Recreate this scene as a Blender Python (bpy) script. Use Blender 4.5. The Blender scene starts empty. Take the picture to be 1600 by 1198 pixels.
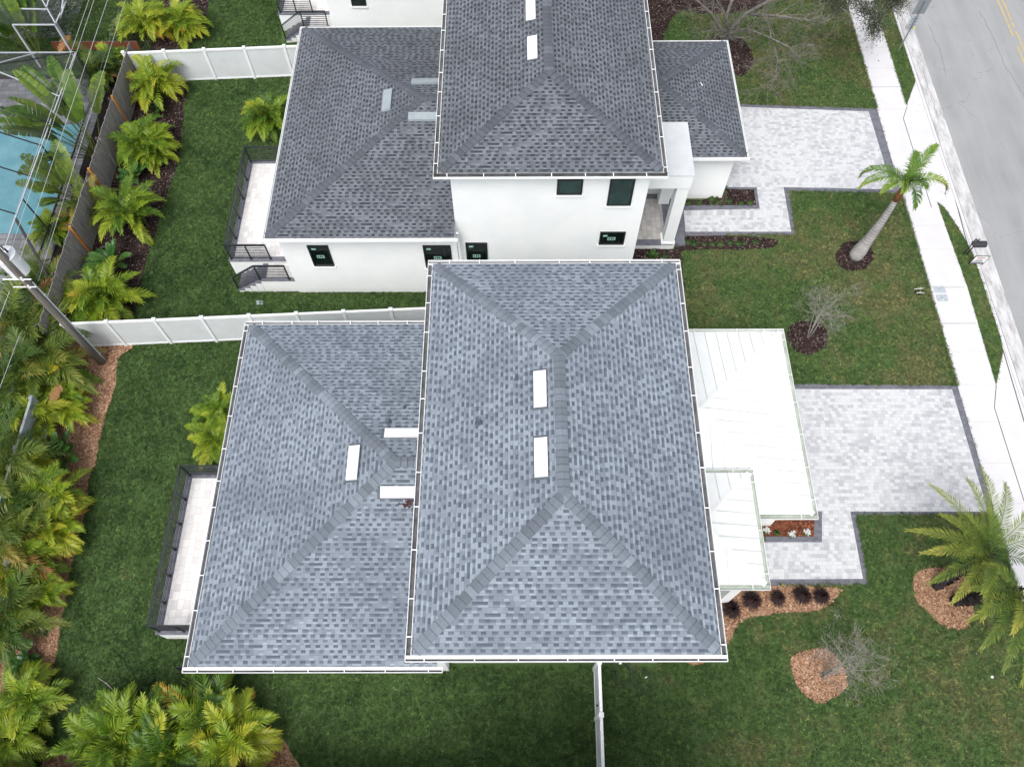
import bpy, math, random
import numpy as np
from mathutils import Vector, Matrix
R = math.radians
random.seed(7)
sc = bpy.context.scene
COL = sc.collection

# ------------------------------------------------------------------ camera
CF, CT, CYAW, CROLL, CH = 1225.3, .474, .0078, -.0096, 28.0
f_ = np.array([0, math.sin(CT), -math.cos(CT)]); u_ = np.array([0, math.cos(CT), math.sin(CT)]); r_ = np.array([1., 0, 0])
_c, _s = math.cos(CYAW), math.sin(CYAW); _R = np.array([[_c, -_s, 0], [_s, _c, 0], [0, 0, 1]])
f_, u_, r_ = _R @ f_, _R @ u_, _R @ r_
_c, _s = math.cos(CROLL), math.sin(CROLL); r_, u_ = _c*r_+_s*u_, -_s*r_+_c*u_
cd = bpy.data.cameras.new('camera'); cam = bpy.data.objects.new('camera', cd); COL.objects.link(cam)
cd.sensor_width = 36; cd.lens = 36*CF/1600; cd.clip_end = 2000
cam.matrix_world = Matrix(((r_[0], u_[0], -f_[0], 0), (r_[1], u_[1], -f_[1], 0), (r_[2], u_[2], -f_[2], CH), (0, 0, 0, 1)))
sc.camera = cam

def G(px, py, h=0.0):
    "point of the place seen at that spot of the photo, at height h"
    d = f_ + r_*(px-800)/CF + u_*(599-py)/CF
    k = (h-CH)/d[2]
    return (d[0]*k, d[1]*k, h)
def WY(px, py, y):
    "the same on the vertical plane y"
    d = f_ + r_*(px-800)/CF + u_*(599-py)/CF
    k = y/d[1]
    return (d[0]*k, y, CH+d[2]*k)

# ------------------------------------------------------------------ world, sun, exposure
SUN_EL, SUN_AZ = R(58), R(200)
w = bpy.data.worlds.new("World"); sc.world = w; w.use_nodes = True
nt = w.node_tree; nt.nodes.clear()
sky = nt.nodes.new('ShaderNodeTexSky'); sky.sky_type = 'NISHITA'; sky.sun_disc = False
sky.sun_elevation = SUN_EL; sky.sun_rotation = SUN_AZ; sky.dust_density = 4; sky.air_density = 1.0
hs = nt.nodes.new('ShaderNodeHueSaturation'); hs.inputs['Saturation'].default_value = .38
bg = nt.nodes.new('ShaderNodeBackground'); bg.inputs[1].default_value = .13
ow = nt.nodes.new('ShaderNodeOutputWorld')
nt.links.new(sky.outputs[0], hs.inputs['Color']); nt.links.new(hs.outputs[0], bg.inputs[0]); nt.links.new(bg.outputs[0], ow.inputs[0])
sd = bpy.data.lights.new('sun', 'SUN'); sd.energy = 1.3; sd.angle = R(28); sd.color = (1, .97, .93)
so = bpy.data.objects.new('sun', sd); COL.objects.link(so)
_v = Vector((math.sin(SUN_AZ)*math.cos(SUN_EL), math.cos(SUN_AZ)*math.cos(SUN_EL), math.sin(SUN_EL)))
so.rotation_euler = _v.to_track_quat('Z', 'Y').to_euler(); so.location = (0, 0, 40)
vs = sc.view_settings; vs.view_transform = 'Standard'; vs.look = 'None'; vs.exposure = .72; vs.gamma = 1; vs.use_curve_mapping = False
sc.cycles.max_bounces = 6; sc.cycles.transparent_max_bounces = 12

# ------------------------------------------------------------------ material helpers
class NT:
    def __init__(s, name, rough=.8, spec=.3):
        s.m = bpy.data.materials.new(name); s.m.use_nodes = True
        s.t = s.m.node_tree; s.b = s.t.nodes['Principled BSDF']
        s.b.inputs['Roughness'].default_value = rough; s.b.inputs['Specular IOR Level'].default_value = spec
    def n(s, typ, **kw):
        x = s.t.nodes.new('ShaderNode'+typ)
        for k, v in kw.items():
            if k in x.inputs: x.inputs[k].default_value = v
            else: setattr(x, k, v)
        return x
    def l(s, a, b): s.t.links.new(a, b)
    def put(s, v, sock):
        if hasattr(v, 'is_output'): s.l(v, sock)
        else: sock.default_value = v
    def math(s, op, a, b=0.0, c=None):
        x = s.n('Math', operation=op); s.put(a, x.inputs[0]); s.put(b, x.inputs[1])
        if c is not None: s.put(c, x.inputs[2])
        return x.outputs[0]
    def mix(s, f, a, b, mode='MIX'):
        x = s.n('Mix', data_type='RGBA', blend_type=mode)
        s.put(f, x.inputs[0]); s.put(c4(a), x.inputs[6]); s.put(c4(b), x.inputs[7])
        return x.outputs[2]
    def noise(s, vec, scale, detail=3, rough=.55):
        x = s.n('TexNoise'); x.inputs['Scale'].default_value = scale; x.inputs['Detail'].default_value = detail
        x.inputs['Roughness'].default_value = rough; s.l(vec, x.inputs['Vector']); return x.outputs['Fac']
    def ramp(s, f, *st):
        x = s.n('ValToRGB'); e = x.color_ramp.elements
        while len(e) < len(st): e.new(.5)
        for i, (p, c) in enumerate(st): e[i].position = p; e[i].color = c4(c)
        s.put(f, x.inputs[0]); return x.outputs[0]
    def pos(s): return s.n('NewGeometry').outputs['Position']
    def obj(s): return s.n('TexCoord').outputs['Object']
    def bump(s, h, strength=.3, dist=.02):
        x = s.n('Bump'); x.inputs['Strength'].default_value = strength; x.inputs['Distance'].default_value = dist
        s.l(h, x.inputs['Height']); s.l(x.outputs[0], s.b.inputs['Normal'])
    def col(s, v): s.put(c4(v), s.b.inputs['Base Color']); return s.m
def c4(c):
    if hasattr(c, 'is_output') or not isinstance(c, (tuple, list)): return c
    return tuple(c) if len(c) == 4 else (*c, 1.0)

def plain(name, c, rough=.6, spec=.3, var=.12, scale=6, metal=0, dark=None):
    t = NT(name, rough, spec); p = t.pos()
    n1 = t.noise(p, scale, 5)
    k = tuple(x*(1-var*2) for x in c) if dark is None else dark
    t.b.inputs['Metallic'].default_value = metal
    return t.col(t.ramp(n1, (.3, k), (.62, c)))

def shingle(name, light, mid, dark, tint):
    t = NT(name, .92, .15)
    uv = t.n('UVMap'); sp = t.n('SeparateXYZ'); t.l(uv.outputs[0], sp.inputs[0])
    u, v = sp.outputs[0], sp.outputs[1]
    vr = t.math('DIVIDE', v, .143); row = t.math('FLOOR', vr); fr = t.math('FRACT', vr)
    wn = t.n('TexWhiteNoise', noise_dimensions='1D'); t.l(row, wn.inputs['W'])
    uu = t.math('ADD', t.math('DIVIDE', u, .135), t.math('MULTIPLY', wn.outputs['Value'], 61.0))
    # regular tabs: every other cell is a recess of the laminated shingle, width jittered
    vo = t.n('TexVoronoi', voronoi_dimensions='1D', feature='F1'); vo.inputs['Randomness'].default_value = .72; vo.inputs['Scale'].default_value = 1.0
    t.l(uu, vo.inputs['W'])
    cc = t.n('SeparateColor'); t.l(vo.outputs['Color'], cc.inputs[0])
    wv = t.n('Value')
    cellw = vo.outputs['W']
    par = t.math('FRACT', t.math('MULTIPLY', t.math('FLOOR', t.math('ADD', cellw, .0)), .5))
    odd = t.math('GREATER_THAN', t.math('ADD', par, t.math('MULTIPLY', t.math('SUBTRACT', cc.outputs[2], .5), .53)), .25)
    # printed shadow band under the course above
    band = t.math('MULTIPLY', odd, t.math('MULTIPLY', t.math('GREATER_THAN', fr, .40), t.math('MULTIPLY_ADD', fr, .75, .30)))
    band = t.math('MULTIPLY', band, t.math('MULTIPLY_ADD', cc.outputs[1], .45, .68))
    base = t.mix(cc.outputs[0], light, mid)
    shn = t.n('TexWhiteNoise', noise_dimensions='2D'); cmb = t.n('CombineXYZ'); t.l(t.math('FLOOR', t.math('MULTIPLY', uu, .34)), cmb.inputs[0]); t.l(row, cmb.inputs[1]); t.l(cmb.outputs[0], shn.inputs['Vector'])
    base = t.mix(t.math('MULTIPLY', t.math('GREATER_THAN', shn.outputs['Value'], .6), .45), base, tint)
    # granules and weathering patches
    p = t.pos()
    gr = t.noise(p, 60, 2, .7)
    base = t.mix(t.math('MULTIPLY', gr, .45), base, mid)
    big = t.noise(p, .45, 4)
    hl = t.math('MULTIPLY', t.math('LESS_THAN', fr, .5), t.math('GREATER_THAN', cc.outputs[0], .66))
    base = t.mix(t.math('MULTIPLY', hl, .5), base, tuple(min(1, x*1.35) for x in light))
    base = t.mix(t.ramp(big, (.42, (0, 0, 0)), (.7, (.55, .55, .55))), base, tint)
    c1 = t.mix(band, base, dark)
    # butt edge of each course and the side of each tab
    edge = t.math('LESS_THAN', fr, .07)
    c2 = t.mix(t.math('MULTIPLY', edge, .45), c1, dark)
    h = t.math('ADD', t.math('MULTIPLY', t.math('SUBTRACT', 1.0, fr), .6), t.math('MULTIPLY', t.math('SUBTRACT', 1.0, odd), .4))
    h = t.math('ADD', h, t.math('MULTIPLY', gr, .25))
    t.bump(h, .55, .012)
    return t.col(c2)

def capmat(name, light, dark):
    t = NT(name, .92, .15)
    a = t.n('Attribute', attribute_name='tone'); p = t.pos()
    g = t.noise(p, 50, 2, .7)
    f = t.math('ADD', a.outputs['Fac'], t.math('MULTIPLY', t.math('SUBTRACT', g, .5), .35))
    t.bump(g, .3, .01)
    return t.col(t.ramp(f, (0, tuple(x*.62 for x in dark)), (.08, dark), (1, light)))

def pavers(name, a, b, c, size=.19, joint=(.3, .3, .3), axis=False):
    t = NT(name, .75, .3); p = t.obj(); sp = t.n('SeparateXYZ'); t.l(p, sp.inputs[0])
    u, v = (sp.outputs[1], sp.outputs[0]) if axis else (sp.outputs[0], sp.outputs[1])
    vr = t.math('DIVIDE', v, size*.9); row = t.math('FLOOR', vr); fr = t.math('FRACT', vr)
    wn = t.n('TexWhiteNoise', noise_dimensions='1D'); t.l(row, wn.inputs['W'])
    uu = t.math('ADD', t.math('DIVIDE', u, size*1.25), t.math('MULTIPLY', wn.outputs['Value'], 71.0))
    vo = t.n('TexVoronoi', voronoi_dimensions='1D', feature='F1'); vo.inputs['Randomness'].default_value = .7; vo.inputs['Scale'].default_value = 1; t.l(uu, vo.inputs['W'])
    ve = t.n('TexVoronoi', voronoi_dimensions='1D', feature='DISTANCE_TO_EDGE'); ve.inputs['Randomness'].default_value = .7; ve.inputs['Scale'].default_value = 1; t.l(uu, ve.inputs['W'])
    cc = t.n('SeparateColor'); t.l(vo.outputs['Color'], cc.inputs[0])
    q = t.noise(p, 7, 4, .65); big = t.noise(p, .5, 3)
    f = t.math('ADD', t.math('MULTIPLY', cc.outputs[0], .62), t.math('MULTIPLY', q, .38))
    f = t.math('ADD', f, t.math('MULTIPLY', t.math('SUBTRACT', big, .5), .35))
    base = t.ramp(f, (.12, c), (.36, b), (.62, a))
    e1 = t.math('LESS_THAN', t.math('PINGPONG', fr, .5), .035)
    e2 = t.math('LESS_THAN', ve.outputs['Distance'], .03)
    e = t.math('MAXIMUM', e1, e2)
    t.bump(t.math('SUBTRACT', 1.0, e), .3, .01)
    return t.col(t.mix(t.math('MULTIPLY', e, .7), base, joint))

def mulch(name, a, b, c):
    t = NT(name, .95, .1); p = t.pos()
    v = t.n('TexVoronoi', feature='F1'); v.inputs['Scale'].default_value = 17; t.l(p, v.inputs['Vector'])
    mp = t.n('Mapping'); mp.inputs['Scale'].default_value = (1, 2.2, 1); mp.inputs['Rotation'].default_value = (0, 0, .6); t.l(p, mp.inputs[0])
    v2 = t.n('TexVoronoi', feature='F1'); v2.inputs['Scale'].default_value = 24; t.l(mp.outputs[0], v2.inputs['Vector'])
    cc = t.n('SeparateColor'); t.l(v2.outputs['Color'], cc.inputs[0]); c1 = t.n('SeparateColor'); t.l(v.outputs['Color'], c1.inputs[0])
    f = t.math('ADD', t.math('MULTIPLY', cc.outputs[0], .6), t.math('MULTIPLY', c1.outputs[1], .4))
    f = t.math('ADD', f, t.math('MULTIPLY', t.math('SUBTRACT', t.noise(p, 1.2, 3), .5), .5))
    t.bump(f, .9, .04)
    return t.col(t.ramp(f, (.15, c), (.5, b), (.85, a)))

def grass(name, blade=False):
    t = NT(name, .85, .15); p = t.pos()
    big = t.noise(p, .22, 4, .6); mid = t.noise(p, 1.4, 5, .65); fine = t.noise(p, 26, 3, .7)
    # the front lawns are drier, the yards behind the houses lush
    sp = t.n('SeparateXYZ'); t.l(p, sp.inputs[0])
    mr = t.n('MapRange'); mr.inputs[1].default_value = 2; mr.inputs[2].default_value = 9; mr.inputs[3].default_value = 0; mr.inputs[4].default_value = .13; t.l(sp.outputs[0], mr.inputs[0])
    dry = t.math('ADD', t.math('MULTIPLY', big, .55), t.math('MULTIPLY', mid, .45)); dry = t.math('ADD', dry, mr.outputs[0])
    k = 1.0 if blade else .8
    lush, green, straw = tuple(x*k for x in (.030, .066, .020)), tuple(x*k for x in (.060, .106, .034)), tuple(x*k for x in (.145, .15, .068))
    base = t.ramp(dry, (.40, lush), (.50, green), (.60, tuple(x*1.25 for x in green)), (.72, straw))
    if blade:
        oi = t.n('ObjectInfo'); rr = t.ramp(oi.outputs['Random'], (0, (.4, .4, .4)), (.75, (1.2, 1.2, 1.2)), (.93, (1.9, 1.75, 1.5)), (1, (3.6, 3.0, 2.4)))
        base = t.mix(1.0, base, rr, 'MULTIPLY')
    else:
        base = t.mix(t.ramp(fine, (.35, (0, 0, 0)), (.65, (.7, .7, .7))), base, tuple(x*1.9 for x in green))
        t.bump(fine, .8, .05)
    return t.col(base)

def leafmat(name, stops, trans=.25, rough=.5, attr='tone'):
    t = NT(name, rough, .35)
    a = t.n('Attribute', attribute_name=attr); p = t.obj(); oi = t.n('ObjectInfo')
    f = t.math('ADD', a.outputs['Fac'], t.math('MULTIPLY', t.math('SUBTRACT', t.noise(p, 3, 3), .5), .3))
    f = t.math('ADD', f, t.math('MULTIPLY', t.math('SUBTRACT', oi.outputs['Random'], .5), .26))
    c = t.ramp(f, *stops); t.col(c)
    tr = t.n('BsdfTranslucent'); t.l(c, tr.inputs[0]); mx = t.n('MixShader'); mx.inputs[0].default_value = trans
    t.l(t.b.outputs[0], mx.inputs[1]); t.l(tr.outputs[0], mx.inputs[2]); t.l(mx.outputs[0], t.t.nodes['Material Output'].inputs[0])
    return t.m

M = {}
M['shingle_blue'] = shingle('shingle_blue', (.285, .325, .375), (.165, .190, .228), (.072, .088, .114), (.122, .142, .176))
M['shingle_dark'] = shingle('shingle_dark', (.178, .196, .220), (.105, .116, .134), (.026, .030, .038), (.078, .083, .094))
M['cap_blue'] = capmat('cap_blue', (.23, .265, .31), (.105, .122, .145))
M['cap_dark'] = capmat('cap_dark', (.13, .148, .17), (.075, .082, .096))
M['white'] = plain('white_paint', (.80, .82, .82), .5, .35, .03, 3)
def stuccomat():
    t = NT('white_stucco', .85, .2); p = t.pos()
    n = t.noise(p, 40, 3, .6); b = t.noise(p, .8, 5, .6)
    t.bump(n, .12, .01)
    sp = t.n('SeparateXYZ'); t.l(p, sp.inputs[0])
    lo = t.math('MULTIPLY', t.math('SUBTRACT', .35, sp.outputs[2]), 2.2)   # splashed dirt near the ground
    lo = t.math('MULTIPLY', t.math('MAXIMUM', t.math('MINIMUM', lo, 1), 0), t.noise(p, 3, 4))
    c = t.ramp(b, (.3, (.78, .81, .815)), (.6, (.84, .86, .86)))
    return t.col(t.mix(t.math('MULTIPLY', lo, .6), c, (.42, .40, .36)))
M['stucco'] = stuccomat()
def gutmat(name, a, b):
    t = NT(name, .7, .2); p = t.pos()
    return t.col(t.ramp(t.noise(p, 2.5, 5, .7), (.35, b), (.62, a)))
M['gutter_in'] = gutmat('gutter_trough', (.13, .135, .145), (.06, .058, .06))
M['gutter_in_mint'] = gutmat('gutter_trough_pale', (.44, .49, .43), (.30, .34, .29))
M['metal_roof'] = plain('white_metal_roof', (.77, .79, .785), .35, .5, .03, 1.5)
M['seam'] = plain('seam_metal_shaded', (.60, .63, .62), .5, .4, .05, 3)  # darker than the sheets: shade on the rib sides painted into the colour
M['cap_coat'] = plain('roof_coating_pale', (.56, .585, .61), .8, .2, .05, 2)
M['vent_white'] = plain('vent_white', (.72, .735, .75), .5, .3, .03, 3)
M['vent_grey'] = plain('vent_grey', (.30, .345, .37), .6, .3, .08, 3)
M['dark_metal'] = plain('dark_metal', (.035, .038, .042), .45, .5, .15, 8)
M['rail'] = plain('railing_black', (.018, .022, .024), .4, .5, .1, 8)
M['pipe'] = plain('vent_pipe_grey', (.09, .11, .13), .6, .3, .1, 8)
M['frame'] = plain('window_frame_black', (.012, .014, .015), .4, .5, .05, 8)
def glass(name, c):
    t = NT(name, .06, .8); p = t.pos()
    return t.col(t.ramp(t.noise(p, 1.4, 3), (.35, c), (.65, tuple(x*1.8 for x in c))))
M['glass'] = glass('window_glass', (.012, .03, .028)); M['glass_dark'] = glass('window_glass_dark', (.004, .007, .007))
M['sticker'] = plain('window_sticker', (.30, .52, .46), .6, .3, .1, 20)
M['paver'] = pavers('driveway_paver', (.55, .56, .58), (.47, .48, .50), (.345, .355, .38), .15, (.38, .38, .39))
M['paver_light'] = pavers('deck_paver', (.68, .665, .65), (.62, .60, .59), (.53, .51, .50), .24, (.45, .44, .43), True)
M['paver_porch'] = pavers('porch_paver', (.47, .45, .43), (.40, .38, .365), (.33, .31, .30), .24, (.25, .24, .23), True)
M['border'] = pavers('border_paver', (.155, .16, .19), (.13, .133, .16), (.105, .107, .13), .13, (.08, .08, .09))
M['concrete'] = plain('sidewalk_concrete', (.595, .59, .608), .85, .2, .035, 1.1)
M['joint'] = plain('joint_dark', (.09, .085, .08), .9, .1, .1, 8)
M['crack'] = plain('crack_filler', (.16, .16, .165), .9, .1, .2, 8)
M['joint_light'] = plain('joint_pale', (.52, .51, .51), .9, .1, .1, 8)
def asph():
    t = NT('worn_asphalt', .9, .2); p = t.pos()
    mp = t.n('Mapping'); mp.inputs['Scale'].default_value = (1, .12, 1); t.l(p, mp.inputs[0])
    st = t.noise(mp.outputs[0], .9, 4, .6); fi = t.noise(p, 22, 3, .75); b = t.noise(p, .35, 4)
    c = t.ramp(st, (.32, (.24, .25, .255)), (.66, (.315, .322, .33)))
    c = t.mix(t.ramp(fi, (.42, (0, 0, 0)), (.75, (.45, .45, .45))), c, (.24, .25, .26))
    c = t.mix(t.ramp(b, (.45, (0, 0, 0)), (.7, (.4, .4, .4))), c, (.35, .355, .36))
    # hairline cracks
    v = t.n('TexVoronoi', feature='DISTANCE_TO_EDGE'); v.inputs['Scale'].default_value = .2
    ad = t.n('VectorMath', operation='ADD'); nz = t.n('TexNoise'); nz.inputs['Scale'].default_value = 1.3; nz.inputs['Detail'].default_value = 6; t.l(p, nz.inputs['Vector']); t.l(p, ad.inputs[0]); t.l(nz.outputs['Color'], ad.inputs[1]); t.l(ad.outputs[0], v.inputs['Vector'])
    cr = t.math('MULTIPLY', t.math('LESS_THAN', v.outputs['Distance'], .0028), t.math('GREATER_THAN', b, .5))
    c = t.mix(t.math('MULTIPLY', cr, .4), c, (.17, .17, .18))
    # small oil and tar spots
    vs_ = t.n('TexVoronoi', feature='F1'); vs_.inputs['Scale'].default_value = 1.1; t.l(ad.outputs[0], vs_.inputs['Vector'])
    c = t.mix(t.math('MULTIPLY', t.math('LESS_THAN', vs_.outputs['Distance'], .05), .5), c, (.16, .16, .17))
    t.bump(fi, .3, .01)
    return t.col(c)
M['asphalt'] = asph()
def gpan():
    t = NT('gutter_pan_concrete', .9, .2); p = t.pos()
    mp = t.n('Mapping'); mp.inputs['Scale'].default_value = (3, .7, 1); t.l(p, mp.inputs[0])
    return t.col(t.ramp(t.noise(mp.outputs[0], 1.2, 6, .7), (.36, (.32, .31, .31)), (.52, (.50, .50, .51)), (.7, (.62, .62, .63))))
M['gutter_pan'] = gpan()
M['yellow'] = plain('yellow_line_paint', (.52, .37, .12), .8, .2, .2, 14, dark=(.34, .32, .27))
M['mulch_red'] = mulch('mulch_red', (.24, .095, .05), (.145, .052, .032), (.06, .02, .012))
M['mulch_tan'] = mulch('mulch_tan', (.50, .32, .20), (.33, .185, .11), (.12, .06, .038))
M['mulch_dark'] = mulch('mulch_dark', (.085, .055, .05), (.032, .02, .019), (.010, .007, .007))
M['lawn'] = grass('lawn_turf'); M['blade'] = grass('grass_blade', True)
M['vinyl'] = plain('white_vinyl', (.78, .80, .81), .45, .35, .03, 2)
M['vinyl_panel'] = plain('vinyl_panel', (.62, .655, .67), .45, .35, .04, 2)
M['vinyl_old'] = plain('weathered_vinyl', (.42, .46, .50), .7, .2, .2, 4)
def wood(name, a, b, sc_=(14, 14, 1.0)):
    t = NT(name, .9, .15); p = t.obj(); mp = t.n('Mapping'); mp.inputs['Scale'].default_value = sc_; t.l(p, mp.inputs[0])
    n = t.noise(mp.outputs[0], 1.5, 6, .7); t.bump(n, .4, .01)
    return t.col(t.ramp(n, (.3, b), (.68, a)))
M['wood_grey'] = wood('weathered_planks', (.40, .375, .355), (.13, .12, .112))
M['wood_dark'] = wood('dark_rails', (.11, .10, .098), (.04, .036, .035))
M['wood_new'] = wood('new_orange_post', (.50, .24, .075), (.36, .15, .04))
M['wood_pole'] = wood('pole_wood', (.24, .225, .205), (.10, .09, .08), (10, 10, .6))
M['wood_rust'] = wood('rust_boards', (.22, .075, .04), (.13, .045, .026), (8, 8, 1))
M['transformer'] = plain('transformer_paint', (.80, .83, .85), .4, .4, .05, 3)
M['conduit'] = plain('conduit_grey', (.36, .40, .43), .5, .4, .08, 3)
M['wire'] = plain('wire_silver', (.50, .51, .52), .5, .5, .1, 1)
M['wire_dark'] = plain('wire_dark', (.12, .12, .12), .6, .3, .1, 1)
M['bark_grey'] = plain('bark_grey', (.36, .34, .31), .9, .1, .25, 9)
M['twig'] = plain('pale_twigs', (.34, .325, .29), .9, .1, .2, 9)
def royal():
    t = NT('royal_palm_trunk', .8, .2); p = t.obj(); sp = t.n('SeparateXYZ'); t.l(p, sp.inputs[0])
    wv = t.math('FRACT', t.math('MULTIPLY', t.math('ADD', sp.outputs[2], t.math('MULTIPLY', t.noise(p, 2, 2), .12)), 7.0))
    ring = t.math('MULTIPLY', t.math('LESS_THAN', wv, .28), t.math('MULTIPLY', t.math('GREATER_THAN', sp.outputs[2], 1.0), .6))
    c = t.ramp(t.noise(p, 4, 5, .7), (.35, (.27, .26, .255)), (.65, (.42, .405, .40)))
    return t.col(t.mix(ring, c, (.16, .15, .16)))
M['royal_trunk'] = royal()
M['twig_dark'] = plain('grey_twigs', (.23, .215, .19), .9, .1, .25, 6)
M['limb'] = plain('grey_limbs', (.21, .20, .185), .9, .1, .3, 7)
M['boot'] = plain('palm_boots', (.045, .036, .038), .95, .1, .3, 20)
M['crownshaft'] = plain('brown_crownshaft', (.24, .10, .045), .7, .2, .3, 5)
M['areca'] = leafmat('areca_leaf', ((.0, (.015, .05, .008)), (.24, (.075, .16, .013)), (.54, (.23, .33, .022)), (.9, (.42, .42, .035)), (1, (.42, .24, .03))), .3, .42)
M['areca_dark'] = leafmat('dark_palm_leaf', ((.0, (.015, .045, .009)), (.35, (.05, .105, .014)), (.65, (.15, .20, .03)), (.85, (.30, .24, .05)), (1, (.32, .13, .04))), .25, .5)  # leaf colours of the darker feather palms
M['date'] = leafmat('date_palm_leaf', ((.0, (.03, .075, .02)), (.35, (.10, .165, .03)), (.65, (.24, .28, .045)), (.9, (.42, .38, .08)), (1, (.45, .30, .1))), .25, .45)
M['royal'] = leafmat('royal_palm_leaf', ((.0, (.03, .10, .015)), (.4, (.12, .23, .025)), (.7, (.30, .38, .06)), (.95, (.22, .13, .06)), (1, (.13, .08, .06))), .3, .45)
M['broad'] = leafmat('broad_leaf', ((.0, (.01, .05, .012)), (.4, (.035, .12, .02)), (.75, (.10, .22, .05)), (1, (.32, .36, .08))), .25, .3)
M['paddle'] = leafmat('paddle_leaf', ((.0, (.02, .06, .012)), (.4, (.07, .14, .02)), (.75, (.20, .27, .035)), (.93, (.38, .33, .09)), (1, (.40, .2, .08))), .3, .35)
M['dead'] = leafmat('dead_frond', ((.0, (.16, .07, .03)), (.5, (.34, .17, .07)), (1, (.48, .36, .22))), .1, .8)
M['bleached'] = leafmat('bleached_frond', ((.0, (.22, .2, .18)), (.5, (.42, .38, .35)), (1, (.6, .56, .52))), .1, .8)
M['oak'] = leafmat('oak_leaf', ((.0, (.02, .03, .016)), (.5, (.05, .062, .036)), (1, (.12, .135, .08))), .15, .6)
M['purple'] = leafmat('purple_grass_leaf', ((.0, (.008, .004, .005)), (.6, (.024, .012, .014)), (1, (.07, .035, .035))), .1, .7)
M['lowgreen'] = leafmat('low_green_leaf', ((.0, (.015, .045, .01)), (.5, (.04, .09, .02)), (1, (.10, .15, .04))), .2, .6)
M['petal'] = plain('white_petals', (.8, .8, .78), .6, .2, .05, 9)
M['stem'] = plain('palm_stem', (.13, .17, .04), .7, .2, .25, 9)
M['stem_brown'] = plain('brown_stem', (.10, .07, .045), .85, .1, .25, 9)
def water():
    t = NT('pool_water', .05, .6); p = t.pos()
    n = t.noise(p, 1.1, 4); t.bump(t.noise(p, 5, 3), .25, .03)
    return t.col(t.ramp(n, (.35, (.11, .31, .38)), (.65, (.17, .40, .47))))
M['water'] = water()
M['pool_deck'] = pavers('pool_deck_paver', (.27, .28, .30), (.20, .21, .225), (.15, .155, .165), .3, (.08, .08, .085))
M['cage'] = plain('cage_frame_white', (.45, .47, .51), .5, .3, .05, 3)
M['cage_black'] = plain('cage_frame_black', (.02, .021, .024), .5, .3, .05, 3)
def screen():
    t = NT('insect_screen', .9, .1); t.b.inputs['Base Color'].default_value = (.10, .105, .115, 1); t.b.inputs['Alpha'].default_value = .2
    return t.m
M['screen'] = screen()
M['litter'] = leafmat('fallen_leaves', ((.0, (.12, .09, .04)), (.5, (.34, .28, .15)), (1, (.5, .46, .32))), .1, .9)
M['litter_dark'] = plain('dark_leaf_litter', (.09, .04, .03), .9, .1, .2, 20)
M['lid'] = plain('utility_lid', (.42, .46, .50), .8, .2, .15, 14)
M['soil'] = plain('dark_soil', (.035, .028, .024), .95, .1, .3, 12)
M['dirt'] = plain('sandy_dirt', (.16, .12, .09), .95, .1, .3, 9)
M['sign_red'] = plain('sign_red', (.38, .08, .11), .6, .3, .1, 20)
M['sign_dark'] = plain('sign_dark_print', (.07, .06, .10), .6, .3, .2, 30)
M['sign_back'] = plain('sign_back_grey', (.20, .225, .25), .5, .4, .06, 4)
M['sign_yellow'] = plain('sign_yellow', (.65, .66, .14), .6, .3, .05, 4)
M['hose'] = plain('hose_dark', (.05, .052, .06), .6, .3, .1, 4)

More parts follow.
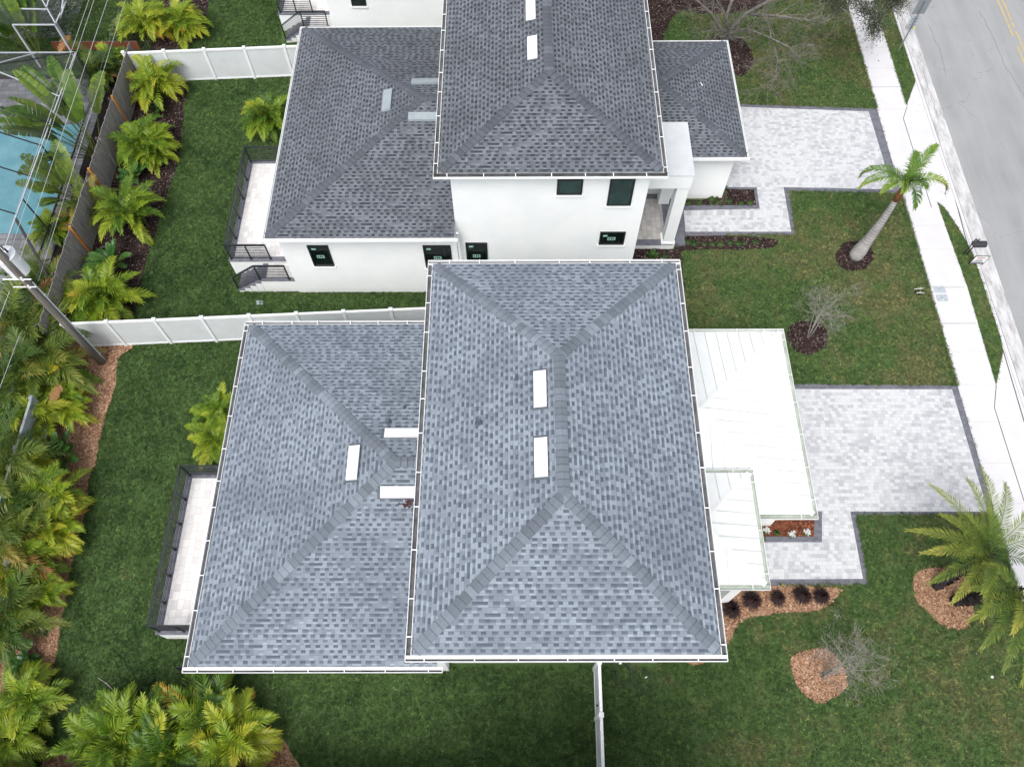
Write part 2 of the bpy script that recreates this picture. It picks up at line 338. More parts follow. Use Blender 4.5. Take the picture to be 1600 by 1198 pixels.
# ------------------------------------------------------------------ mesh helpers
class MB:
    def __init__(s): s.v = []; s.f = []; s.uv = []; s.mi = []; s.tone = []
    def face(s, pts, mi=0, uv=None, tone=.5):
        k = len(s.v); s.v += [tuple(p) for p in pts]; s.f.append(tuple(range(k, k+len(pts)))); s.mi.append(mi)
        s.uv.append(uv or [(p[0], p[1]) for p in pts]); s.tone.append(tone)
    def box(s, x0, x1, y0, y1, z0, z1, mi=0, tone=.5):
        a = [(x0, y0, z0), (x1, y0, z0), (x1, y1, z0), (x0, y1, z0), (x0, y0, z1), (x1, y0, z1), (x1, y1, z1), (x0, y1, z1)]
        for q in ((3, 2, 1, 0), (4, 5, 6, 7), (0, 1, 5, 4), (1, 2, 6, 5), (2, 3, 7, 6), (3, 0, 4, 7)): s.face([a[i] for i in q], mi, None, tone)
        return s
    def beam(s, a, b, w, h, mi=0, up=(0, 0, 1)):
        a = Vector(a); b = Vector(b); d = (b-a).normalized(); u = Vector(up)
        if abs(d.dot(u)) > .99: u = Vector((0, 1, 0))
        x = d.cross(u).normalized()*w/2; z = x.cross(d).normalized()*h/2
        p = [a-x-z, a+x-z, a+x+z, a-x+z, b-x-z, b+x-z, b+x+z, b-x+z]
        for q in ((0, 1, 2, 3), (7, 6, 5, 4), (4, 5, 1, 0), (5, 6, 2, 1), (6, 7, 3, 2), (7, 4, 0, 3)): s.face([p[i] for i in q], mi)
        return s
    def prism(s, poly, z0, z1, mi=0, side=None):
        n = len(poly); side = mi if side is None else side
        area = sum(poly[i][0]*poly[(i+1) % n][1]-poly[(i+1) % n][0]*poly[i][1] for i in range(n))
        if area < 0: poly = poly[::-1]
        s.face([(p[0], p[1], z1) for p in poly], mi)
        for i in range(n):
            a, b = poly[i], poly[(i+1) % n]
            s.face([(a[0], a[1], z0), (b[0], b[1], z0), (b[0], b[1], z1), (a[0], a[1], z1)], side)
        return s
    def tube(s, pts, rad, n=6, mi=0, tone=.5, cap=True):
        P = [Vector(p) for p in pts]; k0 = len(s.v); m = len(P)
        if not isinstance(rad, (list, tuple)): rad = [rad]*m
        ref = None
        for i, p in enumerate(P):
            d = (P[min(i+1, m-1)]-P[max(i-1, 0)]).normalized()
            if ref is None: ref = Vector((1, 0, 0)) if abs(d.x) < .9 else Vector((0, 1, 0))
            x = (ref-d*ref.dot(d)).normalized(); y = d.cross(x); ref = x
            for j in range(n):
                a = 2*math.pi*j/n; s.v.append(tuple(p+(x*math.cos(a)+y*math.sin(a))*rad[i]))
        for i in range(m-1):
            for j in range(n):
                a = k0+i*n+j; b = k0+i*n+(j+1) % n
                s.f.append((a, b, b+n, a+n)); s.mi.append(mi); s.uv.append([(0, 0)]*4); s.tone.append(tone)
        if cap:
            for q in (range(k0+n-1, k0-1, -1), range(k0+(m-1)*n, k0+m*n)):
                s.f.append(tuple(q)); s.mi.append(mi); s.uv.append([(0, 0)]*n); s.tone.append(tone)
        return s
    def mesh(s, name, mats, smooth=False):
        me = bpy.data.meshes.new(name); me.from_pydata(s.v, [], s.f)
        for m in mats: me.materials.append(m)
        me.polygons.foreach_set('material_index', s.mi)
        uvl = me.uv_layers.new(name='UVMap'); uvl.data.foreach_set('uv', [c for f in s.uv for p in f for c in p])
        at = me.attributes.new('tone', 'FLOAT', 'FACE'); at.data.foreach_set('value', s.tone)
        if smooth: me.polygons.foreach_set('use_smooth', [True]*len(s.f))
        me.update(); return me
    def build(s, name, mats, parent=None, smooth=False):
        if not isinstance(mats, (list, tuple)): mats = [mats]
        o = bpy.data.objects.new(name, s.mesh(name, mats, smooth)); COL.objects.link(o)
        if parent: o.parent = parent
        return o
def tag(o, label=None, cat=None, group=None, kind=None):
    if label: o['label'] = label
    if cat: o['category'] = cat
    if group: o['group'] = group
    if kind: o['kind'] = kind
    return o
def thing(name, label, cat, loc=(0, 0, 0), group=None, rz=0):
    o = bpy.data.objects.new(name, None); COL.objects.link(o); o.location = loc; o.rotation_euler = (0, 0, rz); o.empty_display_size = .3
    return tag(o, label, cat, group)
def inst(name, me, parent, loc=(0, 0, 0), rz=0):
    o = bpy.data.objects.new(name, me); COL.objects.link(o); o.parent = parent; o.location = loc; o.rotation_euler = (0, 0, rz); return o
def struct(name, mb, mat): return tag(mb.build(name, mat), kind='structure')
def px2(poly, h=0): return [G(x, y, h)[:2] for x, y in poly]

# ------------------------------------------------------------------ ground, roads, paths
SWX0, SWX1 = 17.68, 19.18
struct('ground', MB().box(-250, 250, -200, 300, -1, -.012), M['soil'])
lawn_rects = [(-18.6, -200, 20.0, 300), (-60, 33.0, -18.6, 60)]
b = MB(); b.face([(-18.4, -40, 0), (20.02, -40, 0), (20.02, 90, 0), (-18.4, 90, 0)]); b.face([(-60, 31.9, 0), (-18.4, 31.9, 0), (-18.4, 90, 0), (-60, 90, 0)])
struct('lawn', b, M['lawn'])
b = MB(); b.box(SWX0, SWX1, -60, 110, -.05, .03)
struct('sidewalk', b, M['concrete'])
b = MB()
for y in (35.0, 33.6, 32.1, 30.8, 29.3, 24.5, 22.2, 20.9, 18.9, 17.1, 15.75, 14.25, 12.6, 10.9, 9.3, 7.6, 5.9, 4.2, 2.5, .8, 36.6, 38.2):
    b.box(SWX0+.003, SWX1-.003, y-.008, y+.008, .03, .033, 1 if y in (30.8, 24.5, 18.9, 17.1) else 0)
struct('sidewalk_joints', b, [M['joint_light'], M['joint']])
# concrete aprons between sidewalk and kerb, where no grass strip lies
def line_x(y0, y1, x0, x1): return [(x0, y0), (x1, y0), (x1, y1), (x0, y1)]
strips = [[(SWX1+.02, 60), (20.01, 60), (20.01, G(1434, 127)[1]), (G(1417, 168)[0]-.05, G(1417, 168)[1])],
          px2([(1463, 315), (1476, 326), (1497, 356), (1513, 385), (1530, 420), (1546, 465), (1562, 525), (1567, 548), (1561, 578), (1556, 602), (1510, 445)]),
          [(SWX1+.02, -40), (20.0, -40), (20.0, 4.2), (SWX1+.02, 5.0)]]
b = MB(); b.prism([(SWX1+.002, -60), (20.02, -60), (20.02, 110), (SWX1+.002, 110)], -.05, .018)
struct('driveway_apron', b, M['concrete'])
b = MB()
for s_ in strips: b.prism(s_, -.02, .028)
struct('grass_strip', b, M['lawn'])
b = MB(); b.box(20.022, 20.16, -60, 110, -.05, .045); b2 = MB(); b2.box(20.162, 20.83, -60, 110, -.05, .008)
struct('kerb', b, M['concrete']); struct('gutter_pan', b2, M['gutter_pan'])
struct('road', MB().box(20.83, 31.5, -60, 110, -.05, .004), M['asphalt'])
struct('road_beyond', MB().box(31.5, 60, -60, 110, -.05, -.004), M['lawn'])
b = MB(); rr = random.Random(3)
for xx in (25.80, 26.06):
    y = -20.0
    while y < 60:                       # worn thermoplastic: short broken pieces
        L = rr.uniform(.12, .5)
        if rr.random() < .86: b.box(xx-.05+rr.uniform(-.008, .008), xx+.05+rr.uniform(-.008, .008), y, y+L, .004, .009)
        y += L+rr.uniform(.01, .06)
struct('road_line', b, M['yellow'])
# expansion joints of the aprons
b = MB()
def poly_line(b, pts, w, z0, z1):
    for a, c in zip(pts, pts[1:]):
        a = Vector((*a[:2], (z0+z1)/2)); c = Vector((*c[:2], (z0+z1)/2)); b.beam(a, c, w, z1-z0)
for pl in ([(1434, 127), (1478, 260), (1512, 385)], [(1417, 167), (1411, 186), (1447, 300), (1455, 325)], [(1567, 548), (1600, 660)], [(1556, 602), (1553, 637), (1600, 785), (1640, 910)]):
    poly_line(b, px2(pl), .028, .018, .035)
b.box(20.155, 20.17, -20, 60, .045, .048)
struct('apron_joints', b, M['joint'])
def jag(pts, seed):
    r3 = random.Random(seed); out = []
    for a, c in zip(pts, pts[1:]):
        for i in range(7): t = i/7; out.append((a[0]+(c[0]-a[0])*t+r3.uniform(-.05, .05), a[1]+(c[1]-a[1])*t+r3.uniform(-.05, .05)))
    return out+[pts[-1]]
b = MB(); poly_line(b, jag(px2([(1452, 40), (1470, 85), (1478, 120)], ), 3), .014, .004, .008); poly_line(b, jag(px2([(1530, 18), (1545, 45), (1558, 75), (1568, 100), (1580, 118), (1600, 150)], ), 4), .014, .004, .008)
poly_line(b, jag(px2([(1436, 88), (1443, 115), (1452, 145), (1463, 178)], ), 3), .014, .008, .012)
struct('road_cracks', b, M['crack'])

# driveways and walks: border ring + field, as sheets
def paved(name, outer, fields, beds=()):
    struct(name+'_border', MB().prism(outer, -.03, .020), M['border'])
    b = MB()
    for q in fields: b.prism(q, .0, .026)
    return struct(name, b, M['paver'])
X0 = 9.3
n_out = px2([(1128, 162), (1362, 170), (1403, 303), (1234, 300), (1243, 368), (1049, 369), (1058, 321), (1128, 321), (1134, 293), (1128, 293)])
n_f1 = [px2([(1128, 167), (1357, 175), (1394, 296.5), (1224, 293), (1128, 293)]),
        px2([(1182, 292.9), (1224, 292.9), (1236, 362.5), (1071, 362.5), (1068, 329.5), (1187, 327)])]
def to_walk(poly):   # the border meets the sidewalk slab
    return [(SWX0-.002, y) if x > 17.0 else (x, y) for x, y in poly]
n_out = to_walk(n_out)
paved('north_driveway', n_out, n_f1)
o_out = px2([(1200, 599), (1492, 602), (1553, 805), (1338, 805), (1358, 914), (1150, 915), (1150, 847), (1196, 847), (1196, 740)])
o_f = [px2([(1200, 608), (1487, 608.5), (1543, 799), (1328, 799), (1284, 799), (1200, 799)]),
       px2([(1284, 798.9), (1328, 798.9), (1348, 904), (1150, 905), (1150, 847), (1284, 847)])]
o_out = to_walk(o_out)
paved('driveway', o_out, o_f)

# planting beds
def blob(poly, sub=4, amp=.05, seed=1):
    "smooth closed outline with a slightly ragged edge"
    r2 = random.Random(seed); n = len(poly); out = []
    for i in range(n):
        p0, p1, p2, p3 = [Vector(poly[(i+k-1) % n]) for k in range(4)]
        for j in range(sub):
            t = j/sub
            q = .5*((2*p1)+(-p0+p2)*t+(2*p0-5*p1+4*p2-p3)*t*t+(-p0+3*p1-3*p2+p3)*t**3)
            out.append((q.x+r2.uniform(-amp, amp), q.y+r2.uniform(-amp, amp)))
    return out
BEDS = []
def bed(name, pxs, mat, z=.02, smooth=True, seed=1):
    poly = px2(pxs); poly = blob(poly, 5, .035, seed) if smooth else poly
    BEDS.append(poly); return struct(name, MB().prism(poly, -.03, z), M[mat])
bed('mulch_bed', [(1128, 915), (1303, 917), (1304, 935), (1290, 948), (1268, 955), (1230, 957), (1190, 962), (1160, 970), (1145, 990), (1133, 1015), (1105, 1034), (1075, 1036), (1050, 1000), (1050, 925)], 'mulch_tan', .017)
bed('mulch_bed', [(1188, 805), (1271.5, 806), (1271.5, 838), (1188, 838)], 'mulch_red', .036, False)
bed('mulch_bed', [(1060, 313), (1100, 313), (1130, 296), (1178, 297), (1181, 321), (1058, 321)], 'mulch_dark', .03, False)
bed('mulch_bed', [(980, 372), (1195, 371), (1196, 389), (1075, 391), (1066, 412), (1070, 470), (1040, 470), (975, 430)], 'mulch_dark', .016, True, 4)
bed('mulch_ring', [(1440, 891), (1478, 888), (1512, 905), (1521, 960), (1508, 980), (1480, 980), (1450, 958), (1430, 932), (1427, 906)], 'mulch_tan', .018, True, 5)
bed('mulch_ring', [(1233, 1035), (1255, 1018), (1290, 1013), (1318, 1040), (1322, 1072), (1302, 1090), (1277, 1097), (1250, 1077)], 'mulch_tan', .018, True, 6)
bed('mulch_ring', [(1229, 522), (1240, 506), (1262, 502), (1285, 507), (1294, 525), (1288, 543), (1266, 554), (1242, 548)], 'mulch_dark', .018, True, 7)
bed('mulch_ring', [(1306, 400), (1315, 382), (1335, 377), (1358, 386), (1365, 402), (1355, 418), (1337, 424), (1314, 418)], 'mulch_dark', .018, True, 8)
bed('mulch_ring', [(1143, 58), (1160, 62), (1176, 85), (1176, 103), (1158, 120), (1140, 110), (1120, 95), (1110, 60)], 'mulch_dark', .018, True, 9)
bed('mulch_bed', [(1012, -30), (1100, -40), (1195, -20), (1190, 14), (1100, 22), (1062, 18), (1040, 50), (1035, 75), (1010, 75)], 'mulch_dark', .016, True, 10)
bed('mulch_bed', [(95, 535), (205, 538), (186, 560), (181, 600), (168, 640), (155, 690), (150, 722), (140, 745), (137, 790), (120, 850), (104, 930), (95, 980), (85, 1040), (70, 1090), (45, 1150), (20, 1230), (-80, 1230), (-30, 800), (40, 640)], 'mulch_tan', .014, True, 11)
bed('mulch_bed', [(170, 70), (240, 90), (292, 122), (288, 165), (285, 205), (276, 260), (256, 320), (242, 370), (226, 420), (214, 465), (200, 503), (90, 506), (105, 430), (200, 100)], 'mulch_dark', .014, True, 12)
bed('mulch_bed', [(200, -40), (345, -60), (326, 5), (318, 40), (290, 72), (205, 74)], 'mulch_dark', .014, True, 13)
bed('mulch_bed', [(90, 1175), (240, 1165), (420, 1150), (450, 1170), (445, 1230), (80, 1240)], 'mulch_tan', .014, True, 14)

# ------------------------------------------------------------------ houses
PITCH = .24
def uvface(b, pts, du, dv, mi=0, off=0.0):
    "face with uv in metres: u along du, v along dv (3-D unit vectors)"
    du = Vector(du); dv = Vector(dv)
    uv = [(Vector(p).dot(du)+off, Vector(p).dot(dv)) for p in pts]
    b.face(pts, mi, uv)
SL = math.sqrt(1+PITCH*PITCH)
def slope_vecs(side):
    return {'W': ((0, 1, 0), (1/SL, 0, PITCH/SL)), 'E': ((0, 1, 0), (-1/SL, 0, PITCH/SL)), 'S': ((1, 0, 0), (0, 1/SL, PITCH/SL)), 'N': ((1, 0, 0), (0, -1/SL, PITCH/SL))}[side]
def hip(b, x0, x1, y0, y1, h, cut=None, th=.05):
    """hip roof sheets over the rectangle; cut='E'/'W' = that end runs flat into a wall. Returns hips and ridge lines."""
    hy = (y1-y0)/2; hx = (x1-x0)/2; run = min(hx, hy) if cut is None else hy
    z = h+run*PITCH; ym = (y0+y1)/2; xm = (x0+x1)/2
    c = {'SW': (x0, y0, h), 'SE': (x1, y0, h), 'NE': (x1, y1, h), 'NW': (x0, y1, h)}
    if cut is None and hx < hy:
        A = (xm, y0+run, z); B = (xm, y1-run, z)
        uvface(b, [c['SW'], c['SE'], A], *slope_vecs('S')); uvface(b, [c['NE'], c['NW'], B], *slope_vecs('N'), off=11.3)
        uvface(b, [c['SE'], c['NE'], B, A], *slope_vecs('E'), off=23.7); uvface(b, [c['NW'], c['SW'], A, B], *slope_vecs('W'), off=5.1)
        return [(c['SW'], A), (c['SE'], A), (c['NW'], B), (c['NE'], B)], (A, B)
    if cut == 'E':
        A = (x0+run, ym, z); B = (x1, ym, z)
        uvface(b, [c['NW'], c['SW'], A], *slope_vecs('W')); uvface(b, [c['SW'], c['SE'], B, A], *slope_vecs('S'), off=3.3); uvface(b, [c['NE'], c['NW'], A, B], *slope_vecs('N'), off=9.1)
        return [(c['SW'], A), (c['NW'], A)], (A, B)
    A = (x1-run, ym, z); B = (x0, ym, z)
    uvface(b, [c['SE'], c['NE'], A], *slope_vecs('E')); uvface(b, [c['SW'], c['SE'], A, B], *slope_vecs('S'), off=3.3); uvface(b, [c['NE'], c['NW'], B, A], *slope_vecs('N'), off=9.1)
    return [(c['SE'], A), (c['NE'], A)], (A, B)
def caps(hips, ridge, rnd, w=.165, dz=.018):
    "overlapping folded cap shingles along hips and ridge"
    b = MB()
    def run(a, c, drop):
        a = Vector(a); c = Vector(c); d = c-a; L = d.length; dn = d/L
        s = Vector((dn.y, -dn.x, 0)).normalized(); n = max(1, int(L/.2)); st = L/n; tone = .5; hold = 0
        for i in range(n):
            if hold <= 0: tone = rnd.choice((.2, .3, .3, .35, .4, .4, .45, .55, .82)); hold = rnd.choice((1, 1, 2, 3, 3)) if tone < .6 else rnd.choice((1, 1, 2))
            hold -= 1; tt = min(1, max(.16, tone+rnd.uniform(-.1, .1)))
            p = a+dn*(st*i); q = a+dn*(st*(i+1)+.02); up0 = Vector((0, 0, dz+.016)); up1 = Vector((0, 0, dz+.003))
            ww = w*rnd.uniform(.95, 1.05)
            for sg in (1, -1):
                e = s*sg*ww-Vector((0, 0, drop*ww))
                pts = [p+up0, p+e+up0, q+e+up1, q+up1]
                if sg < 0: pts = pts[::-1]
                b.face(pts, 0, None, tt)
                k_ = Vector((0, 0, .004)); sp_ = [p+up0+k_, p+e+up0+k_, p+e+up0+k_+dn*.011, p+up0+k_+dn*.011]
                b.face(sp_ if sg > 0 else sp_[::-1], 0, None, -.3)  # dark strip painting in the shadow line between caps
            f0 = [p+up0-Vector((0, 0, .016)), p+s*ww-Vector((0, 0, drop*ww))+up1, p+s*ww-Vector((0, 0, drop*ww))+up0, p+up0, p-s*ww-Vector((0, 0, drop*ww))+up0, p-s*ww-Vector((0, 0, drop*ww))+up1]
            b.face(f0, 0, None, tt*.6)  # butt end toned down, its shade put into the colour
    for a, c in hips: A_ = Vector(a); C_ = Vector(c); run(A_+(C_-A_).normalized()*.13, c, PITCH/math.sqrt(2))
    if ridge and (Vector(ridge[0])-Vector(ridge[1])).length > .1:
        run(ridge[1], ridge[0], PITCH)
    return b
def gutter(parent, sides, x0, x1, y0, y1, h, inner, ext='white', every=1.05, name='gutter', seed=0, W_=.15, straps=True, bright=False):
    """box gutters outside the eave rectangle; each side is one part with its straps as sub-parts"""
    G_, D = W_, .11; rnd = random.Random(seed)
    for sd_ in sides:
        b = MB()
        if sd_ in 'SN':
            yo = y0 if sd_ == 'S' else y1; s = 1 if sd_ == 'S' else -1
            ax0, ax1 = x0, x1
            yi = yo+s*G_
            lo = lambda a, c: (min(a, c), max(a, c))
            b.box(ax0, ax1, *lo(yo, yo+s*.014), h-D, h-.01, 0); b.box(ax0, ax1, *lo(yi, yi-s*.012), h-D, h+.012, 0 if bright or inner == 'white' or sd_ == 'N' else 1)
            if bright and sd_ == 'S':
                b.box(ax0+.002, ax1-.002, *lo(yo+s*.018, yo+s*.075), h-D+.001, h-D+.02, 1); b.box(ax0+.002, ax1-.002, *lo(yo+s*.075, yi-s*.016), h-D+.001, h-.025, 0)
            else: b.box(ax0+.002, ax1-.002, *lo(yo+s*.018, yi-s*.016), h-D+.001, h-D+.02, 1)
            for xx in (ax0, ax1-.016): b.box(xx, xx+.016, *lo(yo+s*.018, yi-s*.016), h-D+.02, h-.002, 0)
        else:
            xo = x0 if sd_ == 'W' else x1; s = 1 if sd_ == 'W' else -1; xi = xo+s*G_
            lo = lambda a, c: (min(a, c), max(a, c)); a0, a1 = y0+G_, y1-G_
            b.box(*lo(xo, xo+s*.014), a0, a1, h-D, h, 0); b.box(*lo(xi, xi-s*.012), a0, a1, h-D, h+.012, 0)
            b.box(*lo(xo+s*.018, xi-s*.016), a0+.002, a1-.002, h-D+.001, h-D+.02, 1)
        g = b.build(name, [M[ext], M[inner]], parent)
        L = (x1-x0) if sd_ in 'SN' else (y1-y0); n = max(2, int(L/every))
        for i in range(n if straps else 0):
            t = (i+.5+rnd.uniform(-.15, .15))/n
            sb = MB()
            if sd_ in 'SN': xx = x0+t*L; sb.box(xx-.014, xx+.014, *lo(yo+s*.002, yi-s*.002), h+.0, h+.016)
            else: yy = y0+t*L; sb.box(*lo(xo+s*.002, xi-s*.002), yy-.014, yy+.014, h+.0, h+.016)
            sb.build('gutter_strap', M[ext], g)
def eave_box(parent, x0, x1, y0, y1, h, name='fascia'):
    MB().box(x0, x1, y0, y1, h-.17, h-.005).build(name, M['white'], parent)
def vent_box(parent, x, y, z, lx, ly, mat, tilt):
    "off-ridge attic vent: low hood, open on the downhill side"
    b = MB(); hx, hy = lx/2, ly/2; hh = .10
    cs = [(-hx, -hy), (hx, -hy), (hx, hy), (-hx, hy)]
    def zf(px_, py_): return z+tilt[0]*px_+tilt[1]*py_
    bot = [(x+a, y+c, zf(a, c)-.02) for a, c in cs]; top = [(x+a*.98, y+c*.96, zf(a, c)+hh) for a, c in cs]
    b.face(top)
    for i in range(4): b.face([bot[i], bot[(i+1) % 4], top[(i+1) % 4], top[i]])
    fl = [(x+a*1.12, y+c*1.12, zf(a*1.12, c*1.12)+.012) for a, c in cs]; b.face(fl, 1)
    return b.build('roof_vent', [M[mat], M['pipe']], parent)
def pipe_vent(parent, x, y, z, r=.045, h=.28):
    b = MB(); b.tube([(x, y, z-.05), (x, y, z+h)], r, 10); b.tube([(x, y, z-.03), (x, y, z+.06)], [r*2.4, r*1.3], 10); b.build('vent_pipe', M['pipe'], parent, False)
def downspout(parent, x, y, z0, z1, dx=0, dy=0):
    b = MB(); b.beam((x, y, z0), (x, y, z1-.35), .075, .055, up=(0, 1, 0)); b.beam((x, y, z1-.36), (x+dx, y+dy, z1-.06), .07, .055); b.beam((x, y, z0+.02), (x+dx*.2, y-.16, z0), .07, .055)
    b.build('downspout', M['white'], parent)
def window(parent, x0, x1, z0, z1, y, glass='glass', sticker=True, mid=False, sill=True):
    "window in a south-facing wall at plane y"
    t = .055; f = MB()
    for q in ((x0, x1, z1-t, z1), (x0, x1, z0, z0+t), (x0, x0+t, z0+t, z1-t), (x1-t, x1, z0+t, z1-t)): f.box(q[0], q[1], y-.045, y+.03, q[2], q[3])
    if mid: f.box(x0+t, x1-t, y-.035, y+.02, (z0+z1)/2-.02, (z0+z1)/2+.02)
    w_ = f.build('window', M['frame'], parent)
    MB().box(x0+t, x1-t, y-.006, y+.01, z0+t, z1-t).build('pane', M[glass], w_)
    if sticker:
        cx = (x0+x1)/2-.02; cz = z0+(z1-z0)*.45; s = MB(); wd = .15
        s.box(cx-wd, cx+wd, y-.012, y-.007, cz-.09, cz+.09)
        s.build('sticker', M['sticker'], w_)
        s2 = MB()
        for i, k in enumerate((-.09, 0, .075)): s2.box(cx+k-.028, cx+k+.028, y-.016, y-.0125, cz-.05, cz+.05+.02*(i % 2))
        s2.build('sticker_print', M['frame'], w_)
        MB().box(x0+.13, x0+.30, y-.012, y-.007, z1-.30, z1-.20).build('sticker', M['sticker'], w_)
    if sill: MB().box(x0-.05, x1+.05, y-.07, y+.01, z0-.1, z0-.002).build('sill', M['stucco'], w_)
    return w_
def railing(parent, pts, posts, h=.95, bars=8, r=.009):
    "one straight run: pts=(a,b) base points, posts = fractions"
    a, c = Vector(pts[0]), Vector(pts[1]); e = MB(); up = Vector((0, 0, 1))
    e.beam(a+up*h, c+up*h, .055, .04)
    ra = e.build('railing', M['rail'], parent)
    for k in range(bars):
        z = .08+(h-.16)*k/(bars-1); q = MB(); q.beam(a+up*z, c+up*z, .02, .02); q.build('rail_bar', M['rail'], ra)
    for t in posts:
        p = a+(c-a)*t; q = MB(); q.beam(p+up*.001, p+up*(h-.02), .05, .05); q.box(p.x-.05, p.x+.05, p.y-.05, p.y+.05, p.z, p.z+.015); q.build('rail_post', M['rail'], ra)
    return ra

def house(label, P):
    H_ = thing('house', label, 'house')
    sh, cp = P['sh'], P['cap']; rnd = random.Random(P.get('seed', 1))
    g = .15; gl = P.get('gl', .15)
    # ---- two-storey block
    x0, x1, y0, y1, h = P['U']
    wx0, wx1, wy0, wy1 = P['UW']; MB().box(wx0, wx1, wy0, wy1, -.1, h-.16).build('wall', M['stucco'], H_)
    b = MB(); hp, rg = hip(b, x0+g+.012, x1-g-.012, y0+g+.012, y1-g-.012, h+.015)
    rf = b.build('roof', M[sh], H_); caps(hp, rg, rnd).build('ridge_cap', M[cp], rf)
    eave_box(rf, x0+g+.003, x1-g-.003, y0+g+.003, y1-g-.003, h)
    gutter(H_, 'SNWE', x0, x1, y0, y1, h, P['gin'], seed=3, bright=P['metal'])
    # ---- rear one-storey block
    x0, x1, y0, y1, h = P['L']; wx0l, wx1l, wy0l, wy1l = P['LW']
    MB().box(wx0l, wx1l, wy0l, wy1l, -.1, h-.16).build('wall', M['stucco'], H_)
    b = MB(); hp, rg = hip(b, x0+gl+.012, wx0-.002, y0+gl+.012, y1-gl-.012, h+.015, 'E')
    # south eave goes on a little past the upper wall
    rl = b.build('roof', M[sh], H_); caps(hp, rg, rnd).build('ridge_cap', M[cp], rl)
    eave_box(rl, x0+gl+.003, wx0-.004, y0+gl+.003, y1-gl-.003, h)
    gutter(H_, 'SNW', x0, x1, y0, y1, h, P['gin'] if gl > .1 else 'white', seed=4, W_=gl, straps=gl > .1, bright=P['metal'])
    # ---- garage block
    x0, x1, y0, y1, h = P['Gr']; gx0, gx1, gy0, gy1 = P['GW']
    MB().box(gx0, gx1, gy0, gy1, -.1, h-.14).build('wall', M['stucco'], H_)
    if P['metal']:
        metal_roof(H_, x0, x1, y0, y1, h); metal_roof(H_, *P['Po'])
    else:
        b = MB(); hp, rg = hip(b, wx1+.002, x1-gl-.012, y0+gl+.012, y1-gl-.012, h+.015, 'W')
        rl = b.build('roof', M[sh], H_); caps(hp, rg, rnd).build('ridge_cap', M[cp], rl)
        eave_box(rl, wx1+.004, x1-gl-.003, y0+gl+.003, y1-gl-.003, h)
        gutter(H_, 'SNE', wx1+.01, x1, y0, y1, h, 'white', seed=5, W_=gl, straps=False)
    # ---- raised deck, landing and stairs at the back
    dx0, dx1, dy0, dy1, dz = P['D']; ly0 = P['SY']; lx0 = P['SX']
    MB().box(dx0, dx1, dy0, dy1, -.1, dz-.04).build('deck_base', M['stucco'], H_)
    d = MB(); d.box(dx0-.03, dx1, dy0-.03, dy1+.03, dz-.04, dz); dk = d.build('deck', M['border'], H_)
    MB().box(dx0+.2, dx1-.002, dy0+.2, dy1-.2, dz, dz+.004).build('deck_paving', M['paver_light'], dk)
    lz = dz-.16
    MB().box(lx0, wx0l-.002, ly0, dy0-.032, -.1, lz-.04).build('landing_base', M['stucco'], H_)
    l_ = MB().box(lx0-.02, wx0l-.002, ly0-.02, dy0-.032, lz-.04, lz).build('landing', M['border'], H_)
    MB().box(lx0+.22, wx0l-.005, ly0+.15, dy0-.04, lz, lz+.004).build('landing_paving', M['paver_light'], l_)
    n = 4
    for i in range(n):
        zt = lz-(i+1)*lz/(n+1); xa = lx0-.02-(i+1)*.28; s = MB(); s.box(xa+.02, xa+.28, ly0, dy0-.032, -.1, zt-.04, 1); s.box(xa, xa+.28, ly0-.012, dy0-.032, zt-.04, zt)
        s.build('stair_step', [M['border'], M['stucco']], H_)
    o = .09
    railing(H_, ((dx0+o, dy1-o, dz), (wx0l-.35, dy1-o, dz)), (0, .5, 1))
    nb = P.get('bays', 5)
    railing(H_, ((dx0+o, dy0+o, dz), (dx0+o, dy1-o, dz)), [i/nb for i in range(nb)])
    railing(H_, ((dx0+o, dy0+o, dz), (dx0+1.75, dy0+o, dz)), (.5, 1))
    railing(H_, ((lx0-.02, ly0+.06, lz), (wx0l-.25, ly0+.06, lz)), (0, 1))
    railing(H_, ((lx0-1.14, ly0+.06, .04), (lx0-.05, ly0+.06, lz)), (0,))
    return H_

